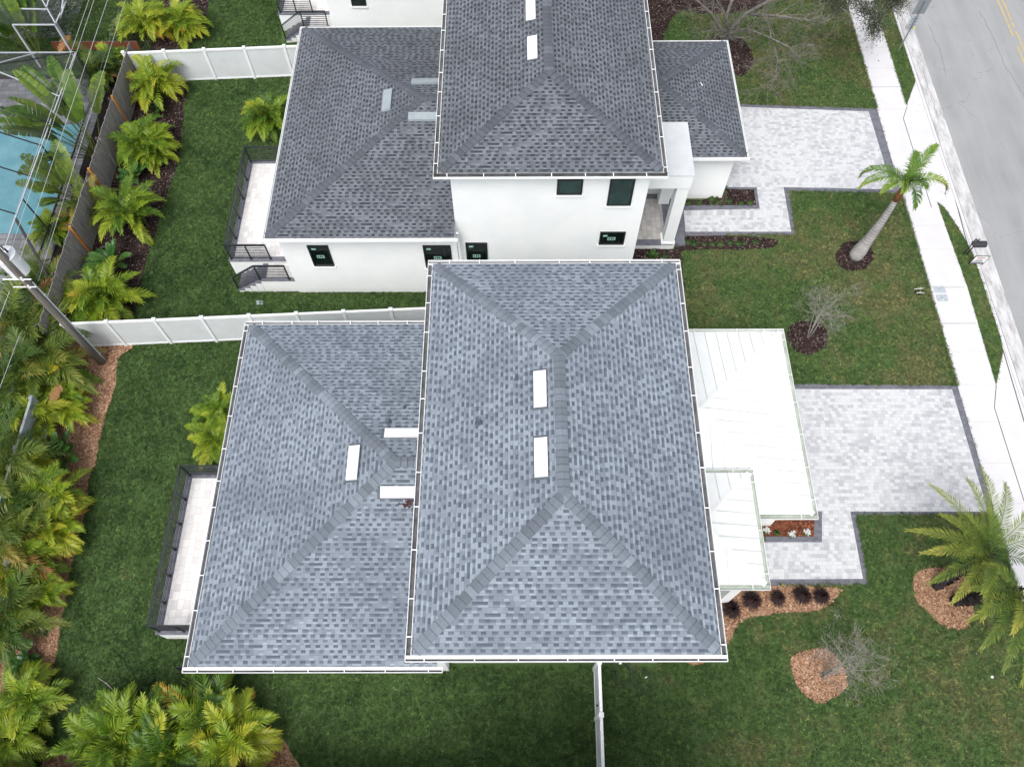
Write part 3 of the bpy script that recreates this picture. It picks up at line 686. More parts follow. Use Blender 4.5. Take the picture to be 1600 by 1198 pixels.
def metal_roof(parent, x0, x1, y0, y1, h):
    "white standing-seam hip roof running into the house wall on the west"
    b = MB(); e = .152
    hip(b, x0, x1-e, y0+e, y1-e, h+.01, 'W')
    run = (y1-y0)/2-e
    X0_, X1_, Y0_, Y1_ = x0, x1-e, y0+e, y1-e; ym = (Y0_+Y1_)/2; ax = X1_-run
    s = b; sp = .41; rr_ = (.022, .035)
    k = Y0_+.2
    while k < Y1_-.05:                                  # east slope
        L = min(k-Y0_, Y1_-k)
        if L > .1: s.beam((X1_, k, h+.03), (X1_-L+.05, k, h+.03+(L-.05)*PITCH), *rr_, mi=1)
        k += sp
    k = x0+.15
    while k < X1_-.05:
        L = min(run, X1_-k)
        if L > .1:
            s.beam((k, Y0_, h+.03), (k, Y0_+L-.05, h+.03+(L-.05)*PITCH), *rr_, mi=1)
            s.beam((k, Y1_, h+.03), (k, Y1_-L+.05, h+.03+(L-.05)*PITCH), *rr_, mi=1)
        k += sp
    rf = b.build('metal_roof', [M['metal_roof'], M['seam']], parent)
    c = MB(); zt = h+.035+run*PITCH
    for a in ((X1_, Y0_), (X1_, Y1_)):
        A = Vector((*a, h+.03)); B = Vector((ax, ym, zt)); d = (B-A).normalized(); sd2 = Vector((d.y, -d.x, 0)).normalized()*.1; dr = Vector((0, 0, .1*PITCH/1.414))
        c.face([A, A+sd2-dr, B+sd2-dr, B]); c.face([A, B, B-sd2-dr, A-sd2-dr])
    A = Vector((ax, ym, zt)); B = Vector((x0, ym, zt)); sd2 = Vector((0, .1, -.1*PITCH))
    c.face([A, B, B+sd2, A+sd2]); c.face([A, A+Vector((0, -.1, -.1*PITCH)), B+Vector((0, -.1, -.1*PITCH)), B])
    c.build('ridge_flashing', M['metal_roof'], rf)
    eave_box(rf, x0, x1-.154, y0+.154, y1-.154, h)
    gutter(parent, 'SNE', x0, x1, y0, y1, h, 'gutter_in_mint', 'metal_roof', every=1.2, name='gutter', seed=8)

OUR = dict(sh='shingle_blue', cap='cap_blue', gin='gutter_in', metal=True, seed=11,
    U=(-2.75, 5.27, 2.74, 14.91, 7.57), UW=(-2.24, 4.78, 3.72, 14.38),
    L=(-9.50, -2.08, 2.87, 14.58, 4.45), LW=(-9.0, -2.24, 3.46, 14.1),
    Gr=(4.79, 9.94, 7.77, 15.02, 3.1), GW=(4.78, 9.32, 8.46, 14.5), Po=(4.79, 7.87, 5.36, 9.32, 3.62),
    D=(-11.98, -9.0, 4.52, 10.2, 1.0), SY=3.40, SX=-10.0, bays=6)
ours = house('two-storey house in the middle, bluish shingle roof and white metal garage roof', OUR)
# attic vents and pipes of our house
def on_up(x, y, P):  # roof height of the upper hip
    x0, x1, y0, y1, h = P['U']; return h+.015+PITCH*min(x-x0, x1-x, y-y0, y1-y)-.03
def on_lo(x, y, P):
    x0, x1, y0, y1, h = P['L']; return h+.015+PITCH*min(x-x0, y-y0, y1-y)-.03
def at_roof(px, py, P, fn, h0):
    h = h0
    for _ in range(12): p = G(px, py, h); h = fn(p[0], p[1], P)
    return G(px, py, h)
for (px, py, lx, ly) in ((843.5, 608, .36, 1.13), (845, 714.5, .36, 1.13)):
    p = at_roof(px, py, OUR, on_up, 8.3); vent_box(ours, p[0], p[1], p[2], lx, ly, 'vent_white', (PITCH, 0))
p = at_roof(552, 723, OUR, on_lo, 5.6); vent_box(ours, p[0], p[1], p[2], .36, 1.13, 'vent_white', (PITCH, 0))
p = at_roof(637, 677, OUR, on_lo, 5.6); vent_box(ours, p[0]+.0, p[1], p[2], 1.45, .33, 'vent_white', (0, -PITCH))
p = at_roof(632, 769.5, OUR, on_lo, 5.6); vent_box(ours, p[0], p[1], p[2], 1.45, .33, 'vent_white', (0, PITCH))
for q, fn in (((748, 660), on_up), ((807, 592), on_up), ((607, 660), on_lo), ((632, 637), on_lo)):
    p = at_roof(*q, OUR, fn, 7); pipe_vent(ours, *p, r=.05 if q[0] in (748, 607) else .03, h=.16)
# porch under the small metal roof
MB().box(4.78, 7.5, 5.7, 8.44, -.1, .16).build('porch_floor', M['paver_porch'], ours)
for yy in (5.85, 8.1): MB().box(7.05, 7.4, yy-.17, yy+.17, .16, 3.5).build('porch_column', M['stucco'], ours)
MB().box(4.78, 7.42, 5.62, 9.1, 3.2, 3.5).build('porch_beam', M['stucco'], ours)

DY = 15.52
NOR = dict(gl=.085, sh='shingle_dark', cap='cap_dark', gin='gutter_in', metal=False, seed=21,
    U=(-2.76, 5.22, 18.33, 30.5, 7.57), UW=(-2.24, 4.76, 18.89, 29.9),
    L=(-9.42, -2.12, 18.08, 29.78, 4.45), LW=(-9.16, -2.24, 18.76, 29.3),
    Gr=(4.79, 9.84, 23.26, 30.45, 3.1), GW=(4.76, 9.44, 23.81, 29.95),
    D=(-12.03, -9.16, 19.70, 25.25, 1.0), SY=18.80, SX=-10.62, bays=5)
north = house('two-storey house in the upper middle, dark shingle roof and tall entry portal', NOR)
for (px, py, lx, ly) in ((831.5, 76, .36, 1.13), (829, 16, .36, 1.13)):
    p = at_roof(px, py, NOR, on_up, 8.3); vent_box(north, p[0], p[1], p[2], lx, ly, 'vent_white', (PITCH, 0))
p = at_roof(605, 158, NOR, on_lo, 5.6); vent_box(north, p[0], p[1], p[2], .36, 1.13, 'vent_grey', (PITCH, 0))
p = at_roof(668, 129, NOR, on_lo, 5.6); vent_box(north, p[0], p[1], p[2], 1.3, .33, 'vent_grey', (0, -PITCH))
p = at_roof(664, 184, NOR, on_lo, 5.6); vent_box(north, p[0], p[1], p[2], 1.3, .33, 'vent_grey', (0, PITCH))
for q, fn in (((766, 52), on_up), ((646, 114), on_lo), ((672, 108), on_lo)):
    p = at_roof(*q, NOR, fn, 7); pipe_vent(north, *p, r=.05, h=.16)
downspout(north, -2.15, 18.66, 0, 4.45, 0, -.2)
def win_px(parent, a, c, y, **k):
    A = WY(*a, y); C = WY(*c, y); window(parent, A[0], C[0], C[2], A[2], y, **k)
win_px(north, (479, 383), (523, 415), 18.76, glass='glass_dark')
win_px(north, (660, 383), (708, 418), 18.76, glass='glass_dark')
win_px(north, (727, 379), (763, 416), 18.89, glass='glass_dark')
win_px(north, (871, 280), (909, 303.5), 18.89, sticker=False)
win_px(north, (954, 279), (985, 320.5), 18.89, sticker=False)
win_px(north, (938, 362), (974, 381.5), 18.89, glass='glass_dark')
# entry portal
pb = MB(); pb.box(5.05, 6.95, 20.95, 23.7, 3.95, 4.68); portal = pb.build('entry_portal', M['stucco'], north)
MB().box(4.765, 6.98, 20.92, 23.73, 4.681, 4.71).build('portal_cap', M['cap_coat'], portal)
MB().box(4.765, 5.05, 21.0, 21.4, 3.95, 4.68).build('portal_beam', M['stucco'], portal)
MB().box(6.45, 6.92, 21.0, 21.45, .3, 3.95).build('porch_column', M['stucco'], north)
MB().box(6.38, 6.97, 20.96, 21.52, -.1, .45).build('column_plinth', M['stucco'], north)
MB().box(6.45, 6.92, 23.2, 23.65, .3, 3.95).build('porch_column', M['stucco'], north)
MB().box(4.765, 6.88, 20.98, 23.79, -.1, .30).build('porch_base', M['stucco'], north)
pf = MB().box(4.765, 6.90, 20.95, 23.79, .30, .34).build('porch_floor', M['border'], north)
MB().box(4.77, 6.6, 21.25, 23.5, .34, .345).build('porch_paving', M['paver_porch'], pf)
for i in range(2): MB().box(6.9+.3*i, 7.2+.3*i, 21.1, 23.2, -.1, .24-.11*i).build('entry_step', M['border'], north)
MB().box(5.3, 5.9, 23.45, 23.80, .345, 2.2).build('porch_pier', M['stucco'], north)
MB().box(9.30, 9.47, 24.3, 29.3, .02, 2.2).build('garage_door', M['white'], north)
MB().box(9.18, 9.35, 9.0, 14.0, .02, 2.2).build('garage_door', M['white'], ours)

THI = {k: v for k, v in NOR.items()}; d3 = 15.4
for k in ('U', 'L', 'Gr'): a = NOR[k]; THI[k] = (a[0], a[1], a[2]+d3, a[3]+d3, a[4])
for k in ('UW', 'LW', 'GW'): a = NOR[k]; THI[k] = (a[0], a[1], a[2]+d3, a[3]+d3)
a = NOR['D']; THI['D'] = (a[0], a[1], a[2]+d3, a[3]+d3, a[4]); THI['SY'] = NOR['SY']+d3
third = house('white house cut off by the top edge, only its rear wall and deck showing', THI)
win_px(third, (543, -24), (573, 9), THI['LW'][2], glass='glass_dark', sticker=False)

# the next house of the row stands just outside the lower edge and keeps the sun off the side lawn
NB = thing('house', 'house of the same row standing just beyond the bottom edge', 'house')
MB().box(-2.24, 4.78, -12.2, -1.5, -.1, 7.4).build('wall', M['stucco'], NB); MB().box(-9.0, -2.24, -11.9, -1.7, -.1, 4.3).build('wall', M['stucco'], NB)
b = MB(); hip(b, -2.7, 5.2, -12.6, -.95, 7.57); b.build('roof', M['shingle_blue'], NB)
b = MB(); hip(b, -9.4, -2.24, -12.4, -1.2, 4.45, 'E'); b.build('roof', M['shingle_blue'], NB)

# ------------------------------------------------------------------ fences
def vinyl_fence(label, a, c, n, h=1.83, panel_mat='vinyl_panel', end_posts=(True, True), group=None):
    a = Vector((*a, 0)); c = Vector((*c, 0)); d = c-a; L = d.length; ang = math.atan2(d.y, d.x)
    F = thing('vinyl_fence', label, 'fence', a, group, ang); st = L/n
    p = MB(); p.box(.05, st-.05, -.012, .012, .08, h-.1)
    k = .05+.15
    while k < st-.1: p.box(k-.004, k+.004, -.016, .016, .12, h-.14, 1); k += .15
    pm = p.mesh('panel', [M[panel_mat], M[panel_mat]])
    r_top = MB(); r_top.box(.05, st-.05, -.045, .045, h-.1, h-.01)
    r = MB(); r.box(.05, st-.05, -.03, .03, .04, .13); bm_ = r.mesh('bottom_rail', [M['vinyl']])
    rm_ = 'vinyl_old' if panel_mat == 'vinyl_old' and n > 3 else 'vinyl'; rm = r_top.mesh('top_rail', [M[rm_]])
    q = MB(); q.box(-.06, .06, -.06, .06, -.1, h+.03); qm = q.mesh('post', [M[rm_]])
    q = MB(); q.box(-.075, .075, -.075, .075, h+.03, h+.05)
    for f4 in (((-.075, -.075), (.075, -.075)), ((.075, -.075), (.075, .075)), ((.075, .075), (-.075, .075)), ((-.075, .075), (-.075, -.075))): q.face([(*f4[0], h+.05), (*f4[1], h+.05), (0, 0, h+.09)])
    cm = q.mesh('post_cap', [M[rm_]])
    for i in range(n):
        inst('panel', pm, F, (i*st, 0, 0)); inst('top_rail', rm, F, (i*st, 0, 0)); inst('bottom_rail', bm_, F, (i*st, 0, 0))
    for i in range(n+1):
        if (i == 0 and not end_posts[0]) or (i == n and not end_posts[1]): continue
        po = inst('post', qm, F, (i*st, 0, 0)); inst('post_cap', cm, po)
    return F
Pm = G(219, 538); Pm0 = (-18.35, Pm[1]-.06*1.0)
fa = G(120, 541)[:2]; fb = G(560, 528)[:2]
sl = (G(380, 531)[1]-G(219, 538)[1])/(G(380, 531)[0]-G(219, 538)[0])
def fy(x): return G(219, 538)[1]+sl*(x-G(219, 538)[0])
stp = (G(355, 532)[0]-G(219, 538)[0])/2
xs0 = G(219, 538)[0]-1.35*stp
vinyl_fence('white vinyl fence with ribbed panels between the two back yards', (xs0, fy(xs0)), (xs0+9.35*stp, fy(xs0+9.35*stp)), 9, end_posts=(False, True))
q1 = G(331, 125); q2 = G(455, 120); s2 = (q2[1]-q1[1])/(q2[0]-q1[0]); stn = (q2[0]-q1[0])/2
vinyl_fence('smooth white vinyl fence joining the dark-roofed house and the plank fence', (q1[0]-2*stn+.35, q1[1]-s2*(2*stn-.35)), (q2[0]+stn*2, q2[1]+s2*stn*2), 6, end_posts=(True, False))
vinyl_fence('low view of a white vinyl fence along the bottom edge behind the palms', (-18.3, .50), (2.7, .12), 9, end_posts=(True, True))
g0 = (2.66, 3.5); g1 = (2.62, .40)
gt = vinyl_fence('narrow white vinyl gate fence running from the house front to the bottom edge', g0, g1, 2, h=1.83)
MB().box(1.19, 1.24, -.075, -.0, 1.0, 1.12).build('gate_latch', M['rail'], gt)
vinyl_fence('weathered white fence half hidden by palms at the left edge', (-18.2, .8), (-18.2, 13.0), 6, h=1.6, panel_mat='vinyl_old')

# plank fence with old rails and new posts
wf0, wf1 = Vector((-18.62, 16.0, 0)), Vector((-18.62, 31.9, 0))
WF = thing('plank_fence', 'weathered grey wooden plank fence behind the upper yard with orange replacement posts', 'fence', wf0)
rw = random.Random(5); y = 0; secs = []
while y < 15.8:
    yn = min(15.9, y+2.44); b = MB(); k = y
    ln = rw.uniform(-.03, .03)
    while k < yn-.02:
        wd = rw.uniform(.13, .15); hh = 1.86+rw.uniform(-.03, .03)+ln; ox = rw.uniform(-.006, .006)+ln*.6
        p0 = [(ox, k), (ox+.02, k), (ox+.02, k+wd), (ox, k+wd)]
        b.prism([(a_, b_) for a_, b_ in p0], .03, hh, 0); k += wd+rw.uniform(.004, .014)
    b.build('plank_panel', M['wood_grey'], WF)
    for z in (.35, 1.0, 1.68): MB().box(-.05, -.004, y, yn-.02, z, z+.09).build('rail', M['wood_dark'], WF)
    MB().box(-.11, -.02, y-.05, y+.05, -.1, 1.92).build('post', M['wood_dark'], WF)
    if y > 2: MB().box(.024, .07, y+.02, y+.11, .1, 1.80).build('batten', M['wood_grey'], WF)
    y += 2.44
for (px, py) in ((151, 265), (178, 152), (108, 356), (100, 470)):
    yy = G(px, py, 1.9)[1]-wf0.y; b = MB(); b.box(.03, .13, yy-.05, yy+.05, -.1, 1.98); b.build('new_post', M['wood_new'], WF)

# rust coloured fence between the neighbours at top left
b = MB()
for i in range(26): b.box(-23.6+i*.17, -23.6+i*.17+.16, 33.68, 33.70, .0, .50+.008*(i % 3))
RF = thing('board_fence', 'low rust-brown board fence between the neighbours behind the pool cage', 'fence', (0, 0, 0))
b.build('boards', M['wood_rust'], RF); MB().box(-23.6, -19.2, 33.70, 33.76, .40, .50).build('rail', M['wood_dark'], RF)

# ------------------------------------------------------------------ neighbours' pool and cages
wy0, wy1 = 21.9, 28.5
struct('pool_deck', MB().prism([(-40, 15.8), (-20.3, 15.8), (-20.3, 31.6), (-40, 31.6)], -.05, .02), M['pool_deck'])
struct('pool_deck', MB().prism([(-45, 34.6), (-23.1, 34.6), (-23.1, 60), (-45, 60)], -.05, .021), M['pool_deck'])
struct('pool_water', MB().prism([(-40, wy0), (-20.95, wy0), (-20.95, wy1), (-40, wy1)], -.05, .026), M['water'])
struct('pool_coping', MB().box(-20.95, -20.6, wy0-.3, wy1+.3, .0, .05).box(-40, -20.95, wy0-.3, wy0, .0, .05).box(-40, -20.95, wy1, wy1+.3, .0, .05), M['pool_deck'])
CG = thing('pool_cage', 'screened pool cage with white and black frame at the left edge', 'pool cage', (-20.4, 24, 0))
def cg(pts, mat, name, w_=.04): 
    b = MB()
    for a, c in zip(pts, pts[1:]): b.beam(Vector(a)-CG.location, Vector(c)-CG.location, w_, w_*1.2)
    b.build(name, M[mat], CG)
cx = -20.15; cn = 30.0; hz = 2.95
cg([(cx, cn, hz), (cx, 18.3, hz)], 'cage', 'eave_beam'); cg([(-36, cn, hz), (cx, cn, hz)], 'cage', 'eave_beam')
ax_, ay_, az_ = -23.1, 28.0, 3.9
cg([(cx, cn, hz), (ax_, ay_, az_)], 'cage_black', 'hip_beam'); cg([(-21.9, cn+.0, hz), (ax_, ay_, az_)], 'cage', 'roof_beam'); cg([(ax_, ay_, az_), (cx, 27.2, hz)], 'cage', 'roof_beam')
cg([(-36, ay_, az_), (ax_, ay_, az_)], 'cage', 'roof_beam'); cg([(ax_, ay_, az_), (ax_, 18, az_)], 'cage', 'roof_beam')
for yy in (25.6, 24.3, 22.6, 20.6): cg([(cx, yy, hz), (ax_, yy+.5, az_), (-36, yy+2.4, az_)], 'cage_black', 'roof_beam')
for yy in (30, 27.2, 24.3, 21.4, 18.3): cg([(cx, yy, 0), (cx, yy, hz)], 'cage_black', 'cage_post')
cg([(cx, 18.3, hz), (-36, 18.3, hz)], 'cage_black', 'eave_beam'); cg([(cx, 30, 1.0), (cx, 18.3, 1.0)], 'cage_black', 'chair_rail', .05)
cg([(cx, 20.4, hz), (-18.95, 18.0, .2)], 'cage_black', 'brace', .09)
L0 = Vector(CG.location)
b = MB()
def fc(b, *p): b.face([Vector(q)-L0 for q in p])
fc(b, (cx, cn, hz), (ax_, ay_, az_), (-36, ay_, az_), (-36, cn, hz)); fc(b, (cx, cn, hz), (cx, 18.3, hz), (ax_, 18.3, az_), (ax_, ay_, az_)); fc(b, (ax_, ay_, az_), (ax_, 18.3, az_), (-36, 18.3, az_), (-36, ay_, az_))
fc(b, (cx, 30, 0), (cx, 18.3, 0), (cx, 18.3, hz), (cx, 30, hz)); fc(b, (-36, cn, 0), (cx, cn, 0), (cx, cn, hz), (-36, cn, hz))
b.build('screen', M['screen'], CG)
C2 = thing('pool_cage', 'white framed pool cage in the top left corner', 'pool cage', G(60, 20, 2.6)); L0 = Vector(C2.location)
def c2(a, c, w_=.05): MB().beam(Vector(G(*a, 2.6))-L0, Vector(G(*c, 2.6))-L0, w_, w_).build('frame_beam', M['cage'], C2)
c2((104, 0), (94, 28)); c2((94, 28), (104, -30)); c2((60, -10), (87, 38)); c2((30, 14), (72, 15)); c2((72, 15), (82, -20)); c2((20, 39), (86, 39)); c2((-20, -6), (30, 14)); c2((86, 39), (104, 0))
b = MB(); b.face([Vector(G(*q, 2.55))-L0 for q in ((-60, 39), (86, 39), (115, -40), (-60, -40))]); b.build('screen', M['screen'], C2)
for q in ((86, 39), (60, -10), (20, 39)): p = G(*q, 2.55); MB().beam(Vector((p[0], p[1], 0))-L0, Vector(p)-L0, .08, .08).build('cage_post', M['cage'], C2)

# ------------------------------------------------------------------ foliage builders
def frond(b, base, az, el, L, droop, wid, n, rnd, tone, mi=0, lw=.045, twist=0.0, curl=.6, ribmi=1, fold=.35, gap=.12, tip=.25):
    """feather frond: arching rib with two ranks of narrow leaflets"""
    P = [Vector(base)]; e = el; st = L/10; D = []
    side = Vector((-math.sin(az), math.cos(az), 0))
    for i in range(10):
        d = Vector((math.cos(az)*math.cos(e), math.sin(az)*math.cos(e), math.sin(e))); D.append(d); P.append(P[-1]+d*st); e -= droop/10*(1+.6*i/10)
    b.tube(P, [max(.006, .02*(1-i/11)) for i in range(11)], 3, ribmi, tone, False)
    for i in range(n):
        t = gap+(1-gap)*(i+.5)/n; k = min(9, int(t*10)); fr_ = t*10-k; p = P[k].lerp(P[k+1], fr_); d = D[k]; up = side.cross(d); 
        if up.z < 0: up = -up
        prof = math.sin(math.pi*min(1, .12+.88*t)**.85)**.6 if t < .97 else .4
        ll = wid*max(.25, prof)
        for sg in (1, -1):
            sw = .55+.5*t+rnd.uniform(-.12, .12)
            dr = (side*sg*math.cos(sw)+d*math.sin(sw)+up*(fold+rnd.uniform(-.15, .15))).normalized()
            l2 = ll*rnd.uniform(.82, 1.1); q = p+dr*l2*.55; dr2 = (dr-Vector((0, 0, curl*rnd.uniform(.6, 1.3)))).normalized(); q2 = q+dr2*l2*.45
            nn = dr.cross(up).normalized()*lw*.5
            tt = min(1.15, max(0, tone+tip*t*t+rnd.uniform(-.1, .1)))
            b.face([p-nn*.5, p+nn*.5, q+nn, q-nn], mi, None, tt); b.face([q-nn, q+nn, q2], mi, None, min(1.2, tt+.06))
def areca_mesh(seed, nf=22, R_=1.0, tone=.45, mat='areca', spread=.42, lw=.038, dead=0):
    rnd = random.Random(seed); b = MB(); s = MB()
    for i in range(nf):
        az = 2.399963*i+rnd.uniform(-.3, .3); q = (i/nf)
        el = R(82-60*q+rnd.uniform(-8, 8)); L = R_*rnd.uniform(1.15, 1.6)*(.85+.25*q)
        r0 = spread*rnd.random()**.5; a0 = rnd.uniform(0, 6.28); hb = rnd.uniform(.3, .95)*R_
        bs = (r0*math.cos(a0)+.1*math.cos(az), r0*math.sin(a0)+.1*math.sin(az), hb)
        tn = tone+rnd.uniform(-.24, .2)+(.12 if q > .75 else 0)+(.3 if rnd.random() < .04 else 0)
        frond(b, bs, az, el, L, R(rnd.uniform(60, 105)), R_*rnd.uniform(.36, .46), 30, rnd, tn, 0, lw, curl=.5, tip=.12)
        s.tube([(r0*math.cos(a0)*.8, r0*math.sin(a0)*.8, -.03), bs], [.035, .02], 5)
    for i in range(dead):
        frond(b, (0, 0, .5*R_), rnd.uniform(0, 6.28), R(25), R_*1.2, R(80), .3, 20, rnd, .5, 2, .04)
    return b.mesh('crown', [M[mat], M['stem'], M['dead']]), s.mesh('stems', [M['stem']])
AV = [areca_mesh(100+i, nf=[38, 44, 34, 40, 46][i], R_=1.08, tone=[.42, .5, .36, .46, .40][i]) for i in range(5)]
AD = [areca_mesh(200+i, nf=30, R_=1.35, tone=[.4, .5, .35][i], mat='areca_dark', lw=.034, dead=3) for i in range(3)]
def palm_bush(px, py, size, label, var=0, group=None, dark=False, h=1.2, rot=None):
    p = G(px, py, h*size); v = (AD if dark else AV)[var % (3 if dark else 5)]
    T = thing('areca_palm' if not dark else 'feather_palm', label, 'palm', (p[0], p[1], 0), group, rot if rot is not None else random.uniform(0, 6.28))
    T.scale = (size, size, size*(.85+.3*((px*7+py*3) % 10)/10))
    inst('crown', v[0], T); inst('stems', v[1], T); return T
gU, gL, gB = 'areca palms along the plank fence', 'areca palms along the left edge', 'areca palms at the bottom edge'
for a in [
    (240, 122, 0.95, 'areca palm at the plank fence corner, in front of the smooth vinyl fence', 1, gU),
    (218, 212, 1.0, 'yellowish areca palm between the fence-corner palm and the broad-leaved clump below it', 3, gU),
    (240, 235, .62, 'small areca palm tuft leaning right over the dark mulch in the upper yard', 0, gU),
    (200, 326, 1.0, 'round areca palm below the second orange post of the plank fence', 0, gU),
    (148, 452, 1.05, 'areca palm just above the left end of the ribbed vinyl fence', 4, gU),
    (118, 462, .7, 'smaller areca palm squeezed between the utility pole and its brighter neighbour', 2, gU),
    (222, 28, 0.95, 'areca palm at the top edge, left of its pair beyond the smooth vinyl fence', 3, gU),
    (278, 22, 0.95, 'areca palm at the top edge with orange tips over the dark mulch', 1, gU),
    (168, 90, .75, 'pale green areca palm behind the plank fence top, by the rust board fence', 2, gU),
    (414, 172, 0.85, 'areca palm against the rear eave of the dark-roofed house', 4, None),
    (344, 642, 0.72, 'areca palm beside the bluish roof, upper of the touching pair', 1, 'areca palms beside the bluish roof'),
    (340, 680, 0.75, 'areca palm beside the bluish roof, lower of the touching pair above the deck', 0, 'areca palms beside the bluish roof'),
    (40, 645, 1.0, 'areca palm left of the mulch path, just above the weathered fence gap', 2, gL),
    (92, 632, 0.75, 'areca palm reaching right over the mulch path below the utility pole', 0, gL),
    (62, 775, 0.95, 'large areca palm below the dark broad-leaved plant at the left', 3, gL),
    (82, 828, 0.75, 'areca palm with orange tips hanging over the narrowest mulch', 1, gL),
    (25, 880, 0.95, 'areca palm with long fronds at the left, above the tan mulch curve', 4, gL),
    (48, 928, 0.72, 'areca palm with drooping green fronds beside the curving tan mulch', 0, gL),
    (34, 1085, .8, 'yellow-green areca palm low on the left, above the bottom corner one', 1, gL),
    (0, 1150, .9, 'areca palm cut by the left edge in the bottom corner', 3, gL),
    (62, 592, 1.0, 'areca palm over the far end of the weathered white fence', 4, gL),
    (20, 745, .9, 'yellowing areca palm at the left edge below the bleached fronds', 1, gL),
    (162, 1158, 1.0, 'areca palm at the bottom edge, first of the row from the left', 3, gB),
    (205, 1140, 1.0, 'areca palm at the bottom edge, second of the row from the left', 0, gB),
    (256, 1165, 1.0, 'areca palm at the bottom edge, third of the row from the left', 4, gB),
    (312, 1120, 1.02, 'areca palm at the bottom edge, fourth from the left, nearest the roof corner', 2, gB),
    (366, 1155, .92, 'areca palm at the bottom edge, last of the row on the right', 1, gB)]:
    palm_bush(*a)
gD = 'darker feather palms at the left edge'
for a in [
    (25, 500, 1.15, 'dark feather palm with browned fronds just below the transformer pole crossarms', 0, gD),
    (60, 560, 1.1, 'dark feather palm drooping beside the foot of the utility pole', 1, gD),
    (15, 590, 1.1, 'dark feather palm cut by the left edge below the pole wires', 2, gD),
    (8, 850, 1.0, 'dark feather palm at the left edge beside large yellow-green areca', 1, gD),
    (60, 440, .9, 'brownish feather palm behind the transformer beside the screened cage', 2, gD),
    (150, 105, .8, 'shaded feather palm under the wires behind the plank fence', 0, gD),  # one of the darker feather palms: dark by leaf colour, not by shade
    (2, 725, 1.1, 'dark feather palm at the left edge above the bleached fronds', 2, gD),
    (-8, 805, .95, 'dark feather palm at the left edge between two yellow-green arecas', 0, gD),
    (5, 960, .9, 'dark feather palm at the left edge above the low green shrubs', 2, gD)]:
    palm_bush(*a, dark=True)

def paddle_leaf(b, base, az, el, L, W, rnd, tone, droop=.5, stalk=.45, torn=.3, mi=0):
    "one long banana-like leaf on a stalk, the blade split along its veins"
    n = 14; P = [Vector(base)]; e = el; D = []; tot = L*(1+stalk); st = tot/n
    side = Vector((-math.sin(az), math.cos(az), 0))
    for i in range(n):
        d = Vector((math.cos(az)*math.cos(e), math.sin(az)*math.cos(e), math.sin(e))); D.append(d); P.append(P[-1]+d*st)
        e -= droop/n*(.4 if i < n*stalk/(1+stalk) else 1.6)
    b.tube(P, [.028*(1-.8*i/n) for i in range(n+1)], 4, 1, tone, False)
    k0 = int(n*stalk/(1+stalk)); m = n-k0
    sub = 2
    for sg in (1, -1):
        for i in range(m*sub):
            t0 = i/(m*sub); t1 = (i+1)/(m*sub)
            def pt(t):
                f = k0+t*m; k = min(n-1, int(f)); return P[k].lerp(P[k+1], f-k), D[k]
            p0, d0 = pt(t0); p1, _ = pt(t1*.985 if rnd.random() < torn else t1)
            w0 = W*math.sin(math.pi*min(.97, (t0*.9+.06)))**.55; w1 = W*math.sin(math.pi*min(.98, (t1*.9+.06)))**.55
            up = side.cross(d0); up = up if up.z > 0 else -up
            o = side*sg+up*.28+d0*.25; jag = rnd.uniform(.82, 1.06) if rnd.random() < torn*2 else 1
            q0 = p0+o*w0*jag; q1 = p1+o*w1*jag
            tn = tone+rnd.uniform(-.1, .1); 
            b.face([p0, p1, p1.lerp(q1, .6), p0.lerp(q0, .6)], mi, None, tn)
            dz = Vector((0, 0, -.1*W)); b.face([p0.lerp(q0, .6), p1.lerp(q1, .6), q1+dz, q0+dz], mi, None, tn+rnd.uniform(0, .12))
def broad_plant(name, label, cat, px, py, n, L, W, mat, seed, h=.6, el=(35, 80), tone=.4, group=None, azr=(0, 6.283), stalk=.45, torn=.3, droop=(.5, 1.1)):
    rnd = random.Random(seed); p = G(px, py, h); T = thing(name, label, cat, (p[0], p[1], 0), group); b = MB(); 
    for i in range(n):
        az = azr[0]+(azr[1]-azr[0])*((i*.618+rnd.uniform(-.06, .06)) % 1); 
        paddle_leaf(b, (rnd.uniform(-.08, .08), rnd.uniform(-.08, .08), .05), az, R(rnd.uniform(*el)), L*rnd.uniform(.75, 1.15), W*rnd.uniform(.8, 1.15), rnd, tone+rnd.uniform(-.15, .2), rnd.uniform(*droop), stalk, torn)
    b.build('leaves', [M[mat], M['stem']], T)
    s = MB(); s.tube([(0, 0, -.05), (0, 0, .3)], [.07, .05], 7); s.build('stem', M['stem'], T); return T
gP = 'broad-leaved clumps between the areca palms'
broad_plant('ginger_plant', 'broad-leaved clump beside the first orange fence post, highest in the yard', 'plant', 240, 165, 10, .62, .13, 'broad', 31, group=gP)
broad_plant('ginger_plant', 'green broad-leaved clump on dark mulch beside the second orange fence post', 'plant', 205, 268, 12, .72, .15, 'broad', 32, group=gP)
broad_plant('ginger_plant', 'green broad-leaved clump above the ribbed vinyl fence, beside the third orange post', 'plant', 170, 402, 13, .8, .17, 'broad', 33, group=gP)
broad_plant('ginger_plant', 'very dark broad-leaved clump in front of the weathered white fence', 'plant', 90, 712, 14, .9, .17, 'broad', 34, tone=.15, group=gP)
broad_plant('ginger_plant', 'broad-leaved clump cut by the left edge beside low green shrubs', 'plant', 10, 1000, 10, .9, .2, 'broad', 35, tone=.4, group=gP)
broad_plant('low_shrub', 'low dark green shrub on the tan mulch above the corner areca', 'shrub', 38, 1035, 22, .35, .13, 'broad', 36, h=.3, el=(20, 70), tone=.3, group='low shrubs')
broad_plant('low_shrub', 'small green shrub beside the foot of the utility pole', 'shrub', 128, 590, 16, .28, .09, 'broad', 37, h=.2, tone=.35, group='low shrubs')
gT = 'giant paddle-leaved plants by the pool cage'
